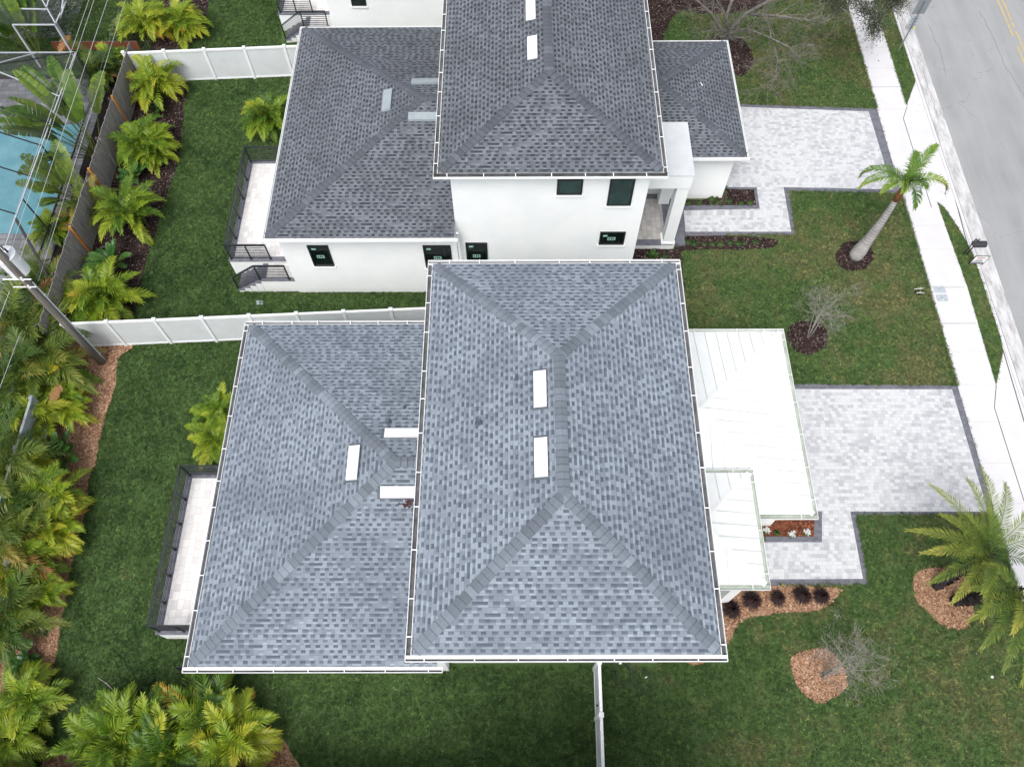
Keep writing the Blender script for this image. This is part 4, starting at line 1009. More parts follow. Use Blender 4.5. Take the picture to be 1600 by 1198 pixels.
broad_plant('traveller_palm', 'giant paddle-leaved plant fanning out over the screened pool', 'palm', 158, 250, 17, 2.2, .36, 'paddle', 41, h=.1, el=(48, 82), tone=.42, group=gT, azr=(1.3, 4.4), torn=.5, stalk=1.0)
broad_plant('traveller_palm', 'giant paddle-leaved plant in the top left corner', 'palm', 66, 95, 14, 2.2, .36, 'paddle', 42, h=.1, el=(45, 82), tone=.22, group=gT, azr=(1.3, 4.2), torn=.6, stalk=.9)
broad_plant('bird_of_paradise', 'paddle-leaved plant with cream-edged curling leaves overhanging the pool', 'plant', 138, 320, 12, 1.3, .32, 'paddle', 43, h=.1, el=(45, 80), tone=.62, azr=(1.6, 4.6), torn=.7, stalk=1.2)
palm_bush(75, 352, .7, 'small fern-like palm between pool and plank fence', 2, None, h=1.0)
palm_bush(140, 325, .75, 'dark palm hugging the back of the plank fence by the pool', 1, gD, dark=True)
broad_plant('leafy_shrub', 'light green leafy shrub under the wires at the top', 'shrub', 178, 30, 60, .4, .09, 'lowgreen', 45, h=.8, el=(10, 85), tone=.8)

# loose dead fronds lying on the palms
def dead_frond(px, py, az, L, mat, label, h=1.3):
    p = G(px, py, h); T = thing('dead_frond', label, 'dead frond', p, 'dead fronds caught in the palms'); rnd = random.Random(px); b = MB()
    frond(b, (0, 0, 0), az, R(5), L, R(25), .35, 26, rnd, .5, 0, .03, curl=.3, gap=.02, tip=0, fold=.05); b.build('leaflets', [M[mat], M[mat]], T)
dead_frond(52, 735, R(165), 1.5, 'bleached', 'bleached dead frond lying across the weathered fence at left')
dead_frond(95, 600, R(255), .9, 'dead', 'orange-brown dead frond beside the weathered fence')
dead_frond(30, 905, R(135), 1.2, 'bleached', 'bleached dead frond among the palms at the lower left')
dead_frond(10, 640, R(100), 1.2, 'bleached', 'grey dead frond at the left edge below the wires')
dead_frond(60, 455, R(60), .9, 'dead', 'orange-brown dead frond beside the transformer')
dead_frond(108, 55, R(255), 1.1, 'dead', 'rust-red dead frond hanging above the rust board fence')

# ------------------------------------------------------------------ royal palm in the front lawn
bp = Vector(G(1335, 402)); tp = Vector(G(1415, 287, 4.4)); RP = thing('royal_palm', 'smooth grey-trunked palm leaning over the sidewalk', 'palm', bp)
d = tp-bp
ts = [0, .05, .12, .2, .3, .45, .6, .72, .8]; rs = [.27, .31, .30, .245, .205, .17, .14, .115, .105]
MB().tube([d*t+Vector((.10*math.sin(t*3), 0, 0)) for t in ts], rs, 18).build('trunk', M['royal_trunk'], RP, True)
MB().tube([d*t+Vector((.10*math.sin(t*3), 0, 0)) for t in (.79, .86, .94, 1.0)], [.12, .125, .1, .06], 12).build('crownshaft', M['crownshaft'], RP, True)
rnd = random.Random(9)
top = d*1.0
for az, el, L, dr, tn, ti in ((150, 35, 1.75, 105, .5, .25), (185, 50, 1.8, 100, .5, .3), (48, 50, 1.9, 70, .5, .2), (70, 60, 1.2, 70, .45, .1), (-8, 45, 1.75, 110, .55, .55), (272, 55, 1.25, 105, .25, .3), (240, 65, .9, 80, .4, .2), (310, 70, .8, 80, .35, .2), (205, 60, 1.2, 110, .4, .2)):
    b = MB(); frond(b, (0, 0, 0), R(az), R(el), L*1.22, R(dr), .46, 60, rnd, tn-.12, 0, .034, curl=1.0, gap=.06, tip=ti, fold=.5)
    f = b.build('frond', [M['royal'], M['royal']], RP); f.location = top

# ------------------------------------------------------------------ date palm with two trunks
p1, p2 = Vector(G(1462, 915)), Vector(G(1490, 938)); DP = thing('date_palm', 'feathery date palm with two dark trunks in a tan mulch ring', 'palm', p1)
c1_ = Vector(G(1545, 862, 2.9))-p1; c2_ = Vector(G(1592, 925, 2.7))-p1
for a, c in ((Vector((0, 0, -.05)), c1_), (p2-p1, c2_)):
    b = MB(); n = 14; rd = random.Random(4)
    b.tube([a.lerp(c, i/n)+Vector((0, 0, -.15*math.sin(math.pi*i/n))) for i in range(n+1)], [.17+.03*(i % 2) for i in range(n+1)], 11)
    ax = (c-a).normalized(); xx = ax.cross(Vector((0, 0, 1))).normalized(); yy = ax.cross(xx)
    for i in range(160):
        t = rd.random(); an = rd.uniform(0, 6.28); o = xx*math.cos(an)+yy*math.sin(an); q = a.lerp(c, t)+o*.16+Vector((0, 0, -.15*math.sin(math.pi*t))); s = xx*math.sin(an)-yy*math.cos(an)
        b.face([q-s*.045, q+s*.045, q+o*.08+ax*.1+s*.02, q+o*.08+ax*.1-s*.02])
    b.build('trunk', M['boot'], DP)
rnd = random.Random(17)
specs = [(c1_, a, e, L) for a, e, L in ((165, 30, 2.35), (150, 45, 1.9), (182, 28, 2.0), (205, 25, 2.2), (225, 22, 2.0), (128, 35, 2.4), (100, 45, 2.2), (85, 40, 2.5), (65, 35, 2.3), (40, 40, 2.3), (15, 35, 2.3), (250, 20, 2.0), (190, 65, 1.4), (100, 70, 1.4), (330, 45, 2.0), (140, 62, 1.6), (235, 50, 1.8))] + \
        [(c2_, a, e, L) for a, e, L in ((262, 18, 2.5), (245, 22, 2.3), (225, 25, 2.2), (205, 30, 1.9), (282, 20, 2.3), (300, 20, 2.2), (330, 25, 2.2), (0, 30, 2.2), (180, 40, 1.7), (268, 45, 2.0), (235, 50, 1.6), (30, 40, 2.0), (150, 55, 1.5), (310, 50, 1.8))]
for c, a, e, L in specs:
    b = MB(); frond(b, (0, 0, 0), R(a), R(e), L*1.18, R(rnd.uniform(40, 62)), .40, 56, rnd, rnd.uniform(.22, .55), 0, .023, curl=.25, gap=.1, tip=.25, fold=.3)
    f = b.build('frond', [M['date'], M['date']], DP); f.location = c

# ------------------------------------------------------------------ leafless trees
def branch(b, p, d, L, r, lvl, rnd, spread=.6, kids=(2, 4), up=.08, minr=.004, n=4):
    pts = [p]; rads = [r]; m = 4
    for i in range(m):
        d = (d+Vector((rnd.uniform(-1, 1), rnd.uniform(-1, 1), rnd.uniform(-1, 1)))*.16+Vector((0, 0, up))).normalized()
        pts.append(pts[-1]+d*L/m); rads.append(max(minr, r*(1-.55*(i+1)/m)))
    b.tube(pts, rads, max(3, n), 0, .5, False)
    if lvl <= 0: return
    for _ in range(rnd.randint(*kids)):
        k = rnd.randint(2, m); q = pts[k]
        nd = (d+Vector((rnd.gauss(0, 1), rnd.gauss(0, 1), rnd.gauss(0, .7)))*spread).normalized()
        branch(b, q, nd, L*rnd.uniform(.55, .85), rads[k]*.75, lvl-1, rnd, spread, kids, up, minr, n-1)
def bare_tree(label, base, crown_px, h, seed, stems=5, lvl=4, L=.75, kids=(2, 3)):
    p = Vector(G(*base)); c = Vector(G(*crown_px, h))-p; T = thing('crape_myrtle', label, 'bare tree', p, 'small leafless trees in the front lawns'); rnd = random.Random(seed)
    tr = MB(); cr = MB()
    for i in range(stems):
        e = c*.62+Vector((rnd.uniform(-.25, .25), rnd.uniform(-.25, .25), 0)); tr.tube([(rnd.uniform(-.05, .05), rnd.uniform(-.05, .05), -.05), e*.5+Vector((rnd.uniform(-.05, .05), rnd.uniform(-.05, .05), 0)), e], [.022, .016, .011], 6)
        for j in range(3):
            d = (c.normalized()*.55+Vector((rnd.gauss(0, .8), rnd.gauss(0, .8), rnd.gauss(0, .25)))).normalized(); branch(cr, e, d, L*rnd.uniform(.7, 1.1), .012, lvl, rnd, .85, kids, .02, .0032)
    tr.build('trunk', M['bark_grey'], T, True); cr.build('crown', M['twig'], T)
bare_tree('small leafless tree in the tan mulch circle on the lower lawn', (1283, 1056), (1342, 1025), 1.9, 3, 7, 4, .66)
bare_tree('small leafless tree in the dark mulch circle above the white metal roof', (1262, 528), (1296, 462), 2.0, 5, 6, 4, .78)
# large leafless tree at the top
base = Vector(G(1133, 62)); BT = thing('shade_tree', 'large leafless grey tree spreading over the upper front lawn', 'tree', base); rnd = random.Random(12)
tr = MB(); cr = MB()
tr.tube([(0, 0, -.1), (.02, .05, .35), (.05, .1, .6)], [.3, .22, .2], 12)
for pth, r0 in (([(1137, 50, .8), (1135, 25, 1.6), (1142, 5, 2.4), (1150, -25, 3.2)], .13), ([(1128, 48, .8), (1112, 22, 1.5), (1090, 2, 2.2), (1065, -15, 2.8)], .1), ([(1140, 48, .8), (1165, 22, 1.6), (1190, 8, 2.3), (1225, -10, 3.0)], .14), ([(1137, 52, .8), (1168, 45, 1.5), (1205, 60, 2.1), (1235, 75, 2.5)], .07), ([(1165, 22, 1.6), (1210, 25, 2.2), (1255, 30, 2.8)], .08)):
    P_ = [Vector((.05, .1, .5))]+[Vector(G(*q))-base for q in pth] if pth[0][2] < 1 else [Vector(G(*q))-base for q in pth]
    tr.tube(P_, [r0*(1-.6*i/(len(P_)-1)) for i in range(len(P_))], 9)
    for k in range(1, len(P_)):
        for j in range(3):
            dd = ((P_[k]-P_[k-1]).normalized()+Vector((rnd.gauss(0, .7), rnd.gauss(0, .7), rnd.gauss(0, .3)))).normalized()
            branch(cr, P_[k].copy(), dd, rnd.uniform(.8, 1.35), .03, 4, rnd, .62, (2, 3), .03, .004)
# a long low limb to the right with drooping twigs
P_ = [Vector(G(*q))-base for q in ((1205, 60, 2.1), (1215, 90, 2.2), (1212, 122, 2.1), (1200, 130, 2.0))]; tr.tube(P_, [.03, .022, .018, .012], 6)
for q in ((1212, 120, 2.1), (1200, 130, 2.0), (1228, 100, 2.2), (1216, 95, 2.2), (1255, 40, 2.6), (1270, 70, 2.4)):
    for j in range(6): branch(cr, Vector(G(*q))-base, Vector((rnd.gauss(0, .8), rnd.gauss(-.2, .7), rnd.gauss(-.1, .3))).normalized(), rnd.uniform(.5, .9), .011, 3, rnd, .65, (2, 3), 0, .0035)
tr.build('trunk', M['limb'], BT, True); cr.build('crown', M['twig_dark'], BT)

# evergreen oak whose branch hangs over the sidewalk
ob = Vector((16.4, 44.0, 0)); OT = thing('oak_tree', 'grey-green oak branch hanging into the top edge over the sidewalk', 'tree', ob); rnd = random.Random(22)
tr = MB(); tr.tube([(0, 0, -.1), (0, -.3, 1.5), (.1, -1.0, 2.6)], [.35, .27, .22], 12)
lf = MB(); tg = MB()
ends = [(1330, -5, 4.0), (1350, 12, 4.0), (1366, 45, 3.9), (1368, 25, 3.9), (1395, 5, 4.1), (1310, 8, 4.2), (1375, -10, 4.2), (1405, 0, 4.0), (1290, -10, 4.4), (1342, -15, 4.3)]
for q in ends:
    e = Vector(G(*q))-ob; s = Vector((.1, -1.0, 2.6)); mid_ = s.lerp(e, .5)+Vector((0, 0, .6)); tr.tube([s, mid_, e], [.09, .05, .015], 6)
    for j in range(5): branch(tg, e, Vector((rnd.gauss(0, .7), rnd.gauss(-.3, .6), rnd.gauss(-.2, .4))).normalized(), .6, .012, 2, rnd, .6, (2, 3), -.05, .004)
    big_ = 1 if q[2] < 4.0 else .8
    for j in range(int(1500*big_)):
        o = Vector((rnd.gauss(0, .20), rnd.gauss(0, .26), rnd.gauss(0, .2))); c = e+o*(1.0 if rnd.random() < .8 else 1.8); s1 = Vector((rnd.gauss(0, 1), rnd.gauss(0, 1), rnd.gauss(0, .6))).normalized(); s2_ = s1.cross(Vector((rnd.gauss(0, 1), rnd.gauss(0, 1), rnd.gauss(0, 1)))).normalized()
        L_ = rnd.uniform(.03, .05); lf.face([c-s1*L_, c+s2_*L_*.45, c+s1*L_, c-s2_*L_*.45], 0, None, rnd.random())
tr.build('trunk', M['bark_grey'], OT, True); tg.build('branches', M['twig'], OT); lf.build('crown', M['oak'], OT)

# ------------------------------------------------------------------ purple fountain grasses, flowers, low bed plants
def tuft_mesh(seed, n, r, h, w_=.012, mats=('purple',), name='leaves'):
    rnd = random.Random(seed); b = MB()
    for i in range(n):
        az = rnd.uniform(0, 6.283); k = rnd.random(); d = Vector((math.cos(az), math.sin(az), 0)); s = Vector((-d.y, d.x, 0))*w_
        rr2 = r*(.35+.7*k); hh = h*(1.1-.6*k)*rnd.uniform(.8, 1.1); p0 = d*.03; p1 = d*rr2*.5+Vector((0, 0, hh)); p2_ = d*rr2+Vector((0, 0, hh*.55)); t = rnd.random()
        b.face([p0-s, p0+s, p1+s, p1-s], 0, None, t); b.face([p1-s, p1+s, p2_], 0, None, t)
    return b.mesh(name, [M[m] for m in mats])
tm = tuft_mesh(1, 420, .36, .45)
for i, (px, py, s, lb) in enumerate(((1143, 952, 1.1, 'dark purple grass clump touching the corner gutter, first of five'), (1175, 938, 1.15, 'second dark purple grass clump from the house, largest one'), (1216, 934, .95, 'middle dark purple grass clump of the five in the mulch'), (1254, 930, 1.1, 'dark purple grass clump fourth from the house'), (1284, 931, 1.0, 'dark purple grass clump at the outer end of the mulch bed'))):
    p = G(px, py, .2); T = thing('fountain_grass', lb, 'ornamental grass', (p[0], p[1], 0), 'purple grasses in the mulch bed', i*1.3); T.scale = (s, s, s); inst('leaves', tm, T)
gm = tuft_mesh(2, 90, .16, .14, .02, ('lowgreen',))
fb_ = MB(); rnd = random.Random(8)
for i in range(26):
    a, r2_ = rnd.uniform(0, 6.28), .13*rnd.random()**.5; c = Vector((r2_*math.cos(a), r2_*math.sin(a), rnd.uniform(.12, .17)))
    for k in range(5): an = k*1.257+a; q = Vector((math.cos(an), math.sin(an), .25))*.026; q2_ = Vector((math.cos(an+.6), math.sin(an+.6), .25))*.026; fb_.face([c, c+q, c+(q+q2_)*.75, c+q2_])
fm = fb_.mesh('flowers', [M['petal']])
for i, (px, py, lb) in enumerate(((1197, 829, 'white-flowered plant half under the metal porch gutter'), (1214, 832, 'sparse flowering plant second from the porch gutter in red mulch'), (1237, 834, 'white-flowered plant third from the porch gutter in red mulch'), (1260, 832, 'white-flowered plant nearest the driveway in red mulch'))):
    p = G(px, py, .1); T = thing('flower_plant', lb, 'flower', (p[0], p[1], 0), 'white flowers in the red mulch', i*2.0); inst('leaves', gm, T, (0, 0, .03)); 
    if i != 1: inst('flowers', fm, T, (0, 0, .03))
# liriope-like rows in the dark beds of the north house
lm = [tuft_mesh(30+i, 130, .17, .16, .014, ('lowgreen',)) for i in range(3)]
k = 0; rnd = random.Random(6)
lir = []
for x in range(1062, 1190, 13): lir.append((x+rnd.uniform(-3, 3), 379+rnd.uniform(-3, 3)))
for x in (1075, 1092, 1112, 1122, 1140, 1158, 1172): lir.append((x, 316+rnd.uniform(-3, 2)))
for q in ((1112, 310), (1120, 307), (1040, 400), (1052, 385), (1020, 395)): lir.append(q)
nm = ['on the walk side of the dark bed', 'in the dark bed by the walk']
for i, (px, py) in enumerate(lir):
    row = 'south of the walk' if py > 350 else 'beside the garage wall'
    ordn = ['first', 'second', 'third', 'fourth', 'fifth', 'sixth', 'seventh', 'eighth', 'ninth', 'tenth', 'eleventh', 'twelfth', 'thirteenth', 'fourteenth']
    p = G(px, py, .08); same = [j for j, q in enumerate(lir) if (q[1] > 350) == (py > 350)]; same.sort(key=lambda j: lir[j][0]); o_ = ordn[same.index(i) % 14]
    T = thing('lily_turf', f'{o_} low grassy clump from the portal in the dark bed {row}', 'plant', (p[0], p[1], .0), 'grassy clumps in the dark beds', rnd.uniform(0, 6)); s = rnd.uniform(.8, 1.25); T.scale = (s, s, s); inst('leaves', lm[i % 3], T)
broad_plant('low_shrub', 'narrow dark evergreen shrub beside the white porch base', 'shrub', 1022, 392, 40, .28, .05, 'broad', 38, h=.5, el=(55, 88), tone=.1, stalk=.2)

# ------------------------------------------------------------------ utility pole, wires
pb_ = Vector(G(160, 566)); ptop = Vector(G(10, 407, 6.9))
PL = thing('utility_pole', 'leaning wooden utility pole with white transformer at the left edge', 'utility pole', pb_)
d = (ptop-pb_)/6.9; 
def on(z): return d*z
MB().tube([on(-.1), on(3), on(6.5), on(9.6)], [.16, .15, .135, .12], 14).build('pole', M['wood_pole'], PL, True)
off = Vector((.145, .05, 0))
MB().tube([on(0)+off*1.1, on(.5)+off*1.05, on(5.6)+off*.95], .03, 7).build('conduit', M['conduit'], PL, True)
for z in (.6, 2, 3.4, 4.8): MB().box(*((on(z)+off).x-.05, (on(z)+off).x+.05), *((on(z)+off).y-.05, (on(z)+off).y+.05), z, z+.03).build('conduit_clamp', M['conduit'], PL)
tc = Vector(G(13, 404, 6.7))-pb_; t = MB(); 
t.tube([tc+Vector((0, 0, -.75)), tc+Vector((0, 0, -.7)), tc+Vector((0, 0, .2)), tc+Vector((0, 0, .24)), tc+Vector((0, 0, .3))], [.30, .34, .34, .36, .25], 28)
TR = t.build('transformer', M['transformer'], PL)
for a in (.4, 1.6, 5.6): MB().tube([tc+Vector((.14*math.cos(a), .14*math.sin(a), .28)), tc+Vector((.14*math.cos(a), .14*math.sin(a), .48))], [.04, .025], 9).build('bushing', M['rail'], TR)
for (px, py) in ((28, 424), (10, 430)): q = Vector(G(px, py, 6.3))-pb_; MB().tube([q, q+Vector((0, 0, .08))], .035, 8).build('bracket', M['rail'], TR)
for z, L_ in ((6.0, .75), (5.55, .6)):
    q = on(z); a = MB(); a.tube([q+Vector((-L_*.8, -.12, 0)), q+Vector((L_*.5, -.12, 0))], .022, 6); ar = a.build('standoff_arm', M['white'], PL)
    MB().tube([q+Vector((L_*.1, -.12, -.05)), q+Vector((L_*.1, -.12, .12))], [.05, .03], 8).build('insulator', M['white'], ar)
def wire(label, a, c, r, mat, sag=.25, group='overhead wires to the pole'):
    a = Vector(a); c = Vector(c); c = a+(c-a)*1.6; n = 16; T = MB(); o = a.copy()
    T.tube([(a.lerp(c, i/n)-o)+Vector((0, 0, -sag*4*(i/n)*(1-i/n))) for i in range(n+1)], r, 5, 0, .5, False)
    ob_ = T.build('power_line', M[mat]); ob_.location = o; tag(ob_, label, 'power line', group)
wire('bright overhead wire farthest left, from the transformer up to the top edge', G(2, 400, 7.2), G(139, 0, 7.2), .008, 'wire', .0)
wire('bright overhead wire second from left, crossing the pool cage to the top edge', G(14, 400, 7.2), G(147, 0, 7.2), .008, 'wire', .0)
wire('bright overhead wire third from left, ending beside the transformer lid', G(30, 408, 7.0), G(168, 0, 7.0), .008, 'wire', .0)
wire('dull twin wire nearest the plank fence, left strand', G(57, 436, 5.2), G(190, 0, 5.2), .010, 'wire_dark', .0)
wire('dull twin wire nearest the plank fence, right strand', G(60, 439, 5.2), G(196, 0, 5.2), .008, 'wire', .0)
wire('thin wire running down left from the pole crossarm past the dark palms', G(15, 455, 6.2), G(-25, 560, 6.2), .009, 'wire', .0)
wire('grey wire crossing the dark palms toward the lower left edge', G(30, 525, 4.6), G(0, 605, 4.6), .008, 'wire', .0)

# ------------------------------------------------------------------ small street and yard things
mp_ = Vector(G(1506, 399)); MX = thing('mailbox', 'black double mailbox on two posts in the grass strip', 'mailbox', mp_)
for px in (1503.5, 1509.5):
    q = Vector(G(px, 399))-mp_; MB().beam(q+Vector((0, 0, -.05)), q+Vector((0, 0, 1.15)), .035, .035).build('post', M['rail'], MX)
bc = Vector(G(1530.5, 381, 1.25))-mp_
bx = MB(); 
prof = [(-.13, -.09), (.13, -.09), (.13, .03), (.08, .10), (-.08, .10), (-.13, .03)]
A = [Vector((bc.x-.27, bc.y+u, bc.z+v)) for u, v in prof]; B = [Vector((bc.x+.27, bc.y+u, bc.z+v)) for u, v in prof]
bx.face(A[::-1]); bx.face(B)
for i in range(6): bx.face([A[i], A[(i+1) % 6], B[(i+1) % 6], B[i]])
bx.build('box', M['dark_metal'], MX)
MB().box(bc.x-.275, bc.x-.02, bc.y-.137, bc.y-.131, bc.z-.07, bc.z+.02).build('door', M['rail'], MX); MB().box(bc.x+.02, bc.x+.275, bc.y-.137, bc.y-.131, bc.z-.07, bc.z+.02).build('door', M['rail'], MX)
MB().beam((mp_-mp_)+Vector((-.06, 0, 1.14)), Vector((bc.x+.2, bc.y, 1.14)), .05, .04).build('bracket', M['rail'], MX)
sp_ = Vector(G(1514, 414)); SN = thing('yard_sign', 'small framed real-estate sign on a black stake frame beside the mailbox', 'sign', sp_)
hb, ht, ww = .12, .62, .55
MB().box(-.02, ww, -.006, .006, hb, ht).build('board', M['white'], SN)
fr_ = MB()
for q in ((-.04, ww+.02, ht, ht+.025), (-.04, ww+.02, hb-.025, hb), (-.045, -.02, -.1, ht+.025), (ww, ww+.025, -.1, ht+.025)): fr_.box(q[0], q[1], -.012, .012, q[2], q[3])
fr_.build('frame', M['rail'], SN)
pr = MB(); pr.box(.0, ww-.02, -.010, -.007, hb+.02, hb+.08); pr.box(.02, ww*.8, -.010, -.007, hb+.13, hb+.17); pr.box(.1, ww*.75, -.010, -.007, hb+.20, hb+.235); pr.build('print', M['sign_dark'], SN)
pr = MB(); 
for i, k in enumerate((.12, .19, .26, .33, .40)): pr.box(k, k+.045, -.010, -.007, ht-.17+.02*(i % 2), ht-.08)
pr.box(.15, .42, -.010, -.007, ht-.21, ht-.195); pr.build('logo', M['sign_red'], SN)
# post with sign boards at the top right
s0 = Vector(G(1404, 79)); s1 = Vector(G(1448, 0, 3.0)); SP = thing('street_sign', 'street sign on a thin grey post at the top right kerb', 'street sign', s0)
d = (s1-s0)/3.0
MB().tube([d*-.05, d*.35], .02, 6).build('post_foot', M['conduit'], SP); MB().tube([d*.35, d*2.9], .038, 8).build('post', M['sign_back'], SP)
q = d*2.15; MB().box(q.x-.3, q.x+.3, q.y+.05, q.y+.065, q.z, q.z+.95).build('sign_board', M['sign_back'], SP)
q = d*1.25; lb2 = MB().box(q.x-.24, q.x+.22, q.y+.04, q.y+.05, q.z, q.z+.75).build('sign_board', M['conduit'], SP)
l2 = MB()
for i in range(4):
    for sx_ in (-.12, .12): l2.box(q.x+sx_-.035, q.x+sx_+.035, q.y+.032, q.y+.039, q.z+.1+i*.16, q.z+.16+i*.16)
l2.build('lettering', M['sign_back'], lb2)
MB().box(q.x+.12, q.x+.24, q.y+.03, q.y+.038, q.z+.04, q.z+.16).build('yellow_tag', M['sign_yellow'], SP)
# lids in the sidewalk
for i, (px, py, lb) in enumerate(((1467.5, 453, 'grey utility lid in the sidewalk, farther of the two'), (1471.5, 466, 'grey utility lid in the sidewalk, nearer of the two'))):
    p = G(px, py); b = MB(); r2 = .17
    b.prism([(-.24, -r2+.03), (-.21, -r2), (.21, -r2), (.24, -r2+.03), (.24, r2-.03), (.21, r2), (-.21, r2), (-.24, r2-.03)], .0, .012); o = b.build('water_meter_box', M['lid']); o.location = (p[0], p[1], .03)
    MB().box(-.03, .03, -.012, .012, .012, .016).build('lift_hole', M['joint'], o); tag(o, lb, 'utility lid', 'utility lids in the sidewalk')
p = G(406, 473); b = MB().box(-.15, .15, -.1, .1, 0, .03); o = b.build('valve_box', M['lid']); o.location = p; tag(o, 'pale green valve box lid in the narrow side lawn', 'valve box'); MB().box(-.04, .04, -.01, .01, .03, .033).build('lift_slot', M['joint'], o)
p = Vector(G(1436, 456)); IR = thing('irrigation_riser', 'patch of bare soil with white irrigation pipes beside the sidewalk', 'irrigation pipe', p)
b = MB(); rnd = random.Random(2)
b.prism(blob([(.25*math.cos(a)*rnd.uniform(.6, 1.1), .22*math.sin(a)*rnd.uniform(.6, 1.1)) for a in [i*.785 for i in range(8)]], 3, .03), 0, .02); b.build('bare_soil', M['soil'], IR)
for a, c in (((-.2, .1, .05), (-.02, .12, .09)), ((0, .1, .08), (.2, .16, .05)), ((-.15, -.08, .05), (.02, -.1, .1)), ((.0, -.06, .06), (.18, -.1, .05)), ((.02, .12, .0), (.02, .12, .16))): MB().tube([a, c], .012, 6).build('pipe', M['white'], IR)
p = G(1549, 1057); o = MB().tube([(0, 0, 0), (0, 0, .05), (0, 0, .09)], [.03, .05, .02], 12).build('landscape_light', M['white']); o.location = p; tag(o, 'small round white lawn light at the lower right', 'garden light')
# hose coil and tap
p = Vector(G(985, 1062)); HO = thing('garden_hose', 'dark hose lying in loose loops on the lawn under the gutter', 'hose', p); b = MB(); rnd = random.Random(3)
for (cx_, cy_, rx, ry, n_) in ((-.25, .22, .36, .46, 3), (.42, .0, .33, .36, 3)):
    pts = []
    for i in range(26*n_):
        a = i/26*6.283+1.0; k = 1+.16*math.sin(i*.17)-.10*(i/26)+.05*math.sin(i*.41); pts.append((cx_+rx*k*math.cos(a), cy_+ry*k*math.sin(a), .05+.012*(i/26)))
    b.tube(pts, .007, 5)
b.tube([(-.25, .6, .1), (.0, .3, .05), (.25, .2, .06)], .010, 5); b.build('coils', M['hose'], HO, True)
MB().tube([(.48, .06, .08), (.56, .1, .08)], .02, 6).build('nozzle', M['white'], HO)
MB().box(3.44, 3.52, 3.60, 3.72, .5, .62).build('tap', M['white'], ours)
p0, p1 = Vector(G(153, 1058)), Vector(G(179, 1079)); b = MB(); b.tube([(0, 0, .04), (p1-p0)*.5+Vector((.02, .03, .05)), (p1-p0)+Vector((0, 0, .04))], [.008, .018, .014], 6); o = b.build('stick', M['twig']); o.location = p0; tag(o, 'pale stick lying on the rear lawn', 'stick')
p = at_roof(1096, 133, {'G': 1}, lambda x, y, P: 3.115+PITCH*(9.84-.1-x), 3.8); o = MB().box(-.02, .02, -.11, .11, 0, .01).build('paper_scrap', M['white']); o.location = (p[0], p[1], p[2]+.03); o.rotation_euler = (0, .23, .3); tag(o, 'white scrap lying on the dark shingles of the garage roof', 'scrap')
p = at_roof(637, 788, OUR, on_lo, 5.5); T = thing('leaf_pile', 'small pile of red-brown leaves on the bluish roof below a white vent', 'leaves', (p[0], p[1], p[2]+.04)); b = MB(); rnd = random.Random(1)
for i in range(60):
    c = Vector((rnd.gauss(0, .09), rnd.gauss(0, .07), rnd.uniform(0, .05))); a = rnd.uniform(0, 6.28); d = Vector((math.cos(a), math.sin(a), rnd.uniform(-.4, .4)))*.04; q = Vector((-math.sin(a), math.cos(a), .2))*.018; b.face([c-d, c+q, c+d, c-q], 0, None, rnd.random()*.4)
b.build('leaves', M['litter_dark'], T)

# ------------------------------------------------------------------ grass blades and litter (uncountable)
def inside(px_, py_, poly):
    n = len(poly); c = np.zeros(len(px_), bool); j = n-1
    for i in range(n):
        xi, yi = poly[i][0], poly[i][1]; xj, yj = poly[j][0], poly[j][1]
        m = ((yi > py_) != (yj > py_)) & (px_ < (xj-xi)*(py_-yi)/(yj-yi+1e-12)+xi); c ^= m; j = i
    return c
rs_ = np.random.RandomState(5)
def rect(x0, x1, y0, y1): return [(x0, y0), (x1, y0), (x1, y1), (x0, y1)]
EXCL = BEDS+[n_out, o_out, rect(-9.1, 4.8, 3.6, 14.3), rect(4.7, 9.35, 5.6, 14.5), rect(-9.2, 4.8, 18.75, 30), rect(4.7, 9.5, 20.9, 30), rect(-12.0, -9, 4.5, 10.2), rect(-12.05, -9, 19.7, 25.3), rect(-11.2, -9, 3.4, 4.6), rect(-11.8, -9, 18.8, 19.8), rect(-9.2, 4.8, 34.1, 60), rect(-12.1, -9, 34.2, 41)]
def lawn_pts(n, x0, x1, y0, y1, ex=True):
    x = rs_.uniform(x0, x1, n); y = rs_.uniform(y0, y1, n)
    k = np.ones(n, bool)
    if ex:
        for p in EXCL: k &= ~inside(x, y, p)
    return x[k], y[k]
xs, ys = lawn_pts(420000, -18.35, SWX0+.03, .2, 39)
# only what the photo can hold
kx = (np.abs(xs) < 17.5+.30*(ys)) ; xs, ys = xs[kx], ys[kx]
xp, yp = [xs], [ys]
for s_ in strips:
    ax_0, ax_1 = min(p[0] for p in s_), max(p[0] for p in s_); ay0, ay1 = max(-1, min(p[1] for p in s_)), min(40, max(p[1] for p in s_))
    n = int((ax_1-ax_0)*(ay1-ay0)*420); x = rs_.uniform(ax_0, ax_1, n); y = rs_.uniform(ay0, ay1, n); k = inside(x, y, s_); xp.append(x[k]); yp.append(y[k])
x, y = lawn_pts(30000, -27, -18.7, 32.2, 40, False); xp.append(x); yp.append(y)
xs = np.concatenate(xp); ys = np.concatenate(yp); N = len(xs)
tf = MB(); rnd = random.Random(77)
for i in range(7):
    az = rnd.uniform(0, 6.28); d = Vector((math.cos(az), math.sin(az), 0)); s = Vector((-d.y, d.x, 0))*.005; o = Vector((rnd.uniform(-.03, .03), rnd.uniform(-.03, .03), 0)); h = rnd.uniform(.03, .055); L_ = rnd.uniform(.02, .05)
    tf.face([o-s, o+s, o+d*L_*.5+Vector((0, 0, h))+s*.7, o+d*L_*.5+Vector((0, 0, h))-s*.7]); tf.face([o+d*L_*.5+Vector((0, 0, h))-s*.7, o+d*L_*.5+Vector((0, 0, h))+s*.7, o+d*L_*1.5+Vector((0, 0, h*.75))])
